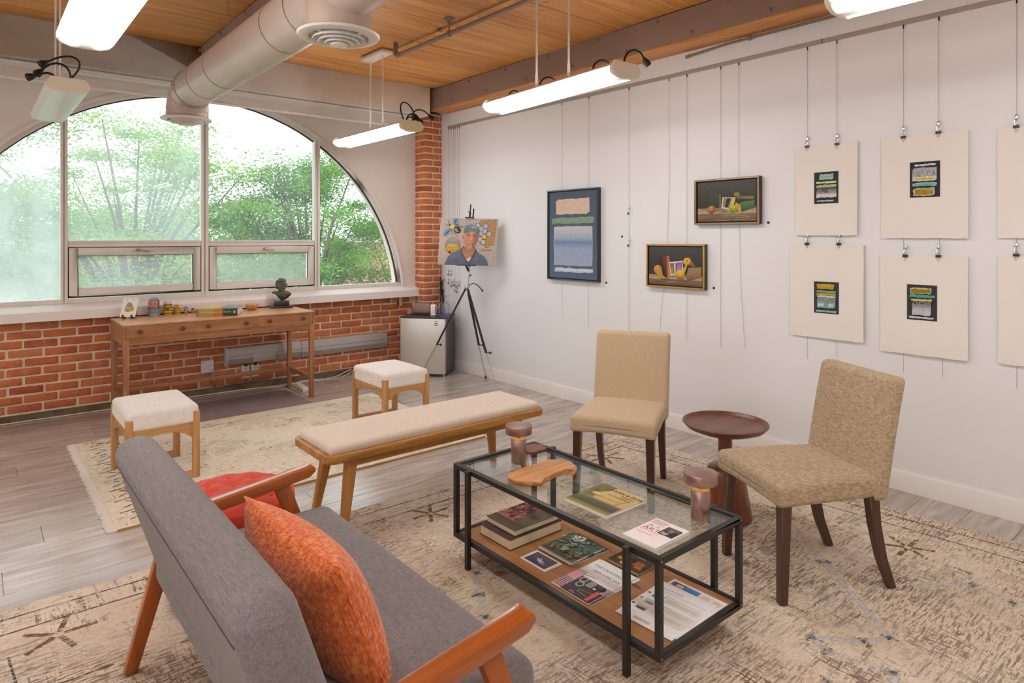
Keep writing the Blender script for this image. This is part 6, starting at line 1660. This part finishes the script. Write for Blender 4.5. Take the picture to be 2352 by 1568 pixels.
for s_ in (-.4, 0, .4): p.line([(.25, .88), (.28 + .04 * s_, .98)], .006, rgb(40, 44, 60)); p.line([(.19, .77), (.11 + .03 * s_, .65 + .02 * s_)], .006, rgb(40, 44, 60))
p.ell(.31, .75, .055, .085, rgb(50, 44, 40), None, 18, .85)
for s_ in (-.6, -.2, .2, .6): p.line([(.285 + .03 * s_ + .03, .785 - .05 * s_ - .03), (.275 + .03 * s_, .735 - .05 * s_ + .0)], .010, rgb(206, 184, 120))
p.ell(.175, .85, .025, .03, rgb(110, 96, 80)); p.ell(.215, .82, .04, .048, rgb(232, 196, 90))
for a, b in (((.16, .87), (.14, .95)), ((.15, .85), (.10, .86)), ((.30, .84), (.42, .815)), ((.27, .86), (.34, .875)), ((.24, .73), (.32, .60)), ((.21, .75), (.23, .66))): p.line([a, b], .007, rgb(44, 40, 44))
p.ell(.245, .41, .135, .185, rgb(150, 120, 80), rgb(160, 150, 146)); p.poly([(.13, .28), (.36, .26), (.365, .34), (.345, .44), (.15, .44), (.12, .33)], rgb(206, 160, 60), rgb(222, 184, 84)); p.poly([(.15, .44), (.345, .44), (.315, .54), (.25, .575), (.19, .54)], rgb(140, 136, 138), rgb(176, 172, 176))
for v in (.30, .335, .37, .405): p.line([(.135, v), (.36, v)], .006, rgb(160, 118, 44))
p.ell(.20, .27, .02, .025, rgb(70, 52, 28))
p.poly([(.12, 0), (.88, 0), (.855, .12), (.80, .20), (.70, .27), (.64, .36), (.60, .30), (.47, .30), (.44, .40), (.38, .34), (.28, .27), (.18, .18)], rgb(92, 102, 120), rgb(112, 122, 138))
for k in range(30):
    r = random.Random(k + 77); a, b = r.uniform(.18, .8), r.uniform(.02, .2); p.line([(a, b), (a + r.uniform(-.05, .05), b + r.uniform(.02, .06))], .006, r.choice((rgb(120, 130, 146), rgb(84, 92, 108))))
p.poly([(.44, .40), (.41, .30), (.50, .10), (.56, .08), (.64, .30), (.63, .38)], rgb(190, 136, 106), rgb(176, 116, 88)); p.poly([(.50, .12), (.56, .07), (.60, .14), (.56, .17)], rgb(222, 216, 214))
p.line([(.44, .40), (.40, .30), (.50, .08)], .014, rgb(64, 72, 88)); p.line([(.635, .38), (.66, .28), (.56, .08)], .014, rgb(64, 72, 88)); p.line([(.54, .08), (.54, 0)], .006, rgb(70, 78, 92))
p.poly([(.425, .66), (.44, .50), (.475, .38), (.53, .335), (.58, .345), (.63, .42), (.665, .55), (.69, .68), (.60, .78), (.48, .76)], rgb(196, 138, 110), rgb(206, 150, 120))
p.poly([(.58, .345), (.63, .42), (.665, .55), (.69, .68), (.62, .74), (.60, .55), (.585, .43)], rgb(168, 108, 84), rgb(180, 120, 94)); p.ell(.418, .60, .016, .04, rgb(190, 124, 98))
p.ell(.51, .635, .022, .010, rgb(110, 74, 62)); p.ell(.615, .62, .022, .010, rgb(100, 66, 56)); p.line([(.47, .665), (.535, .665)], .008, rgb(120, 84, 68)); p.line([(.59, .655), (.645, .64)], .008, rgb(110, 76, 62)); p.poly([(.555, .63), (.585, .53), (.55, .515), (.545, .53)], rgb(214, 158, 128)); p.line([(.545, .512), (.59, .515)], .007, rgb(140, 88, 70)); p.line([(.51, .445), (.55, .455), (.60, .45)], .010, rgb(166, 92, 82)); p.ell(.55, .39, .03, .02, rgb(204, 150, 124))
p.poly([(.425, .68), (.43, .78), (.47, .85), (.54, .875), (.63, .855), (.69, .77), (.70, .66), (.655, .72), (.58, .755), (.50, .70)], rgb(96, 114, 122), rgb(120, 138, 144)); p.poly([(.455, .705), (.52, .705), (.60, .755), (.665, .715), (.69, .655), (.64, .70), (.57, .72), (.49, .68)], rgb(112, 130, 136)); p.rough(.565, .795, .60, .815, rgb(196, 206, 206), None, .006); p.rough(.59, .82, .62, .84, rgb(186, 198, 200), None, .006); p.rough(.61, .785, .64, .80, rgb(190, 202, 204), None, .006); p.line([(.48, .845), (.475, .75)], .006, rgb(74, 90, 98))
p.lines_of_text(.74, .92, .30, .36, 2, rgb(150, 136, 126), .4, 31)
p.build('painted_image', t, mxp @ Matrix.Translation((0, 0, .0004)))
# ------------------------------------------------------------------ outside the window
ground = struct(MB().b2((-60, 6.95, -8.1), (80, 120, -8)).build('ground', plain('street_ground', rgb(150, 150, 142), .9)), 'ground far below the window')
def leaf_mat(name, c0, c1, c2):
    m, nt, b = newmat(name)
    nt.links.new(ramp(nt, noise(nt, coords(nt), 1.3, 4, .7), [(.30, c0), (.5, c1), (.68, c2)]), b.inputs['Base Color'])
    b.inputs['Roughness'].default_value = .6; b.inputs['Specular IOR Level'].default_value = .2
    tl = node(nt, 'ShaderNodeBsdfTranslucent'); nt.links.new(b.inputs['Base Color'].links[0].from_socket, tl.inputs[0])
    mx = node(nt, 'ShaderNodeMixShader', n0=.45); nt.links.new(b.outputs[0], mx.inputs[1]); nt.links.new(tl.outputs[0], mx.inputs[2]); nt.links.new(mx.outputs[0], nt.nodes['Material Output'].inputs[0])
    return m
LF1 = leaf_mat('locust_leaves', rgb(96, 138, 66), rgb(142, 178, 96), rgb(186, 208, 126)); LF2 = leaf_mat('maple_leaves', rgb(70, 116, 56), rgb(112, 158, 76), rgb(166, 200, 104)); LF3 = leaf_mat('yellow_green_leaves', rgb(128, 160, 70), rgb(168, 192, 92), rgb(206, 216, 124))
BARK = plain('grey_bark', rgb(112, 102, 90), .9, var=.2)
def tree(label, x, y, zc, rx, rz_, nclus, nleaf, leaf, lm, seed, trunk=.16, flat=.45, name='leafy_tree', cl=.55):
    """zc: crown centre height; crown half width rx, half height rz_"""
    R = random.Random(seed); t = thing(name, label, 'tree', (x, y, -8), 0, 'trees outside the window')
    zc += 8; base = zc - rz_ * 1.05
    tr = MB(); tr.tube([(0, 0, 0), (.1, 0, base * .5), (0, .05, base), (.05, 0, zc)], [trunk, trunk * .85, trunk * .7, trunk * .35], 8)
    clus = []
    for k in range(nclus):
        a = R.uniform(0, 2 * PI); s = R.uniform(.35, 1) ; e = R.uniform(-.8, 1)
        rr = math.sqrt(max(0, 1 - e * e * .85)) * s
        clus.append((rx * rr * math.cos(a), rx * rr * math.sin(a) * .8, zc + rz_ * e * (.7 + .3 * s)))
    for k, c in enumerate(clus):
        if k % 2 == 0:
            z0 = base - R.uniform(0, .8) + (c[2] - base) * .15
            mid_ = (c[0] * .45, c[1] * .45, z0 + (c[2] - z0) * .62)
            tr.tube([(0, 0, z0), mid_, c], [trunk * .38, trunk * .2, .012], 5)
    tr.build('trunk', BARK, t)
    vs, fs = [], []
    for c in clus:
        q = R.uniform(.6, 1.25) * cl
        for k in range(nleaf):
            px_, py_, pz_ = R.gauss(0, .5) * q, R.gauss(0, .5) * q, R.gauss(0, .5) * q * flat
            d1 = Vector((R.gauss(0, 1), R.gauss(0, 1), R.gauss(0, .45))).normalized(); d2 = d1.cross(Vector((R.gauss(0, 1), R.gauss(0, 1), R.gauss(0, 1)))).normalized()
            s = leaf * R.uniform(.6, 1.3); p0 = Vector((c[0] + px_, c[1] + py_, c[2] + pz_)); o = len(vs)
            vs += [p0 - d1 * s, p0 + d2 * s * .45, p0 + d1 * s, p0 - d2 * s * .45]; fs.append((o, o + 1, o + 2, o + 3))
    m = MB(); m.v = [tuple(v) for v in vs]; m.f = fs; m.c = [None] * len(vs)
    f = m.build('foliage', lm, t, smooth=0); f['kind'] = 'stuff'
tree('feathery pale green tree outside the second pane', 2.6, 15.5, 1.55, 2.9, 2.6, 95, 445, 0.0407, LF1, 1, flat=.30, cl=.75)
tree('pale tree outside the leftmost pane', -.6, 15.0, .9, 2.2, 2.4, 70, 445, 0.0407, LF1, 2, flat=.35, cl=.75)
tree('dense bright green tree outside the third pane', 5.9, 14.2, 1.1, 2.1, 2.4, 95, 540, 0.0370, LF2, 3, flat=.40, cl=.62)
tree('tree with drooping sprays outside the right pane', 8.6, 14.6, .3, 1.8, 2.2, 80, 513, 0.0370, LF2, 4, flat=.40, cl=.6)
tree('yellow-green tree low outside the right pane', 8.4, 12.4, -1.1, 1.7, 1.7, 75, 567, 0.0355, LF3, 5, flat=.6, cl=.5)
tree('low bushy tree crown seen through the small left sash', 2.8, 13.4, -1.6, 2.5, 1.7, 90, 567, 0.0370, LF3, 6, flat=.6, cl=.55)
tree('low bushy tree crown seen through the small right sash', 5.4, 12.9, -1.4, 2.0, 1.8, 80, 567, 0.0370, LF2, 7, flat=.6, cl=.5)
tree('low yellowish tree crown at the left window edge', -.2, 13.0, -1.3, 2.0, 1.9, 75, 567, 0.0370, LF3, 8, flat=.6, cl=.55)
tree('distant dark green tree line behind the others', 4.5, 27, .2, 9.0, 2.6, 150, 351, 0.0814, LF2, 9, flat=.5, cl=1.2)
RB = plain('far_red_brick', rgb(206, 150, 130), .9); RG = plain('far_window', rgb(150, 160, 170), .3)
def house(label, x, y, w, z1, cols, rows, wm):
    t = thing('far_building', label, 'building', (x, y, -8))
    MB().b2((-w / 2, 0, 0), (w / 2, 8, z1 + 8)).build('walls', wm, t); MB().b2((-w / 2 - .2, -.2, z1 + 8), (w / 2 + .2, 8.2, z1 + 8.3)).build('cornice', plain('far_cornice', rgb(210, 206, 200), .8), t)
    for i in range(cols):
        for j in range(rows):
            xx = -w / 2 + w * (i + .5) / cols; zz = z1 + 8 - 1.8 - 3 * j
            o = MB().b2((xx - .6, -.05, zz - .8), (xx + .6, .05, zz + .8)).build('window', TRIMW, t); MB().b2((xx - .5, -.07, zz - .7), (xx + .5, -.04, zz + .7)).build('pane', RG, o)
house('pale red brick building half hidden behind the right tree', 25, 33, 14, 1.2, 6, 3, RB)
house('low reddish building glimpsed between the trunks on the left', 3, 42, 18, .6, 7, 3, RB)
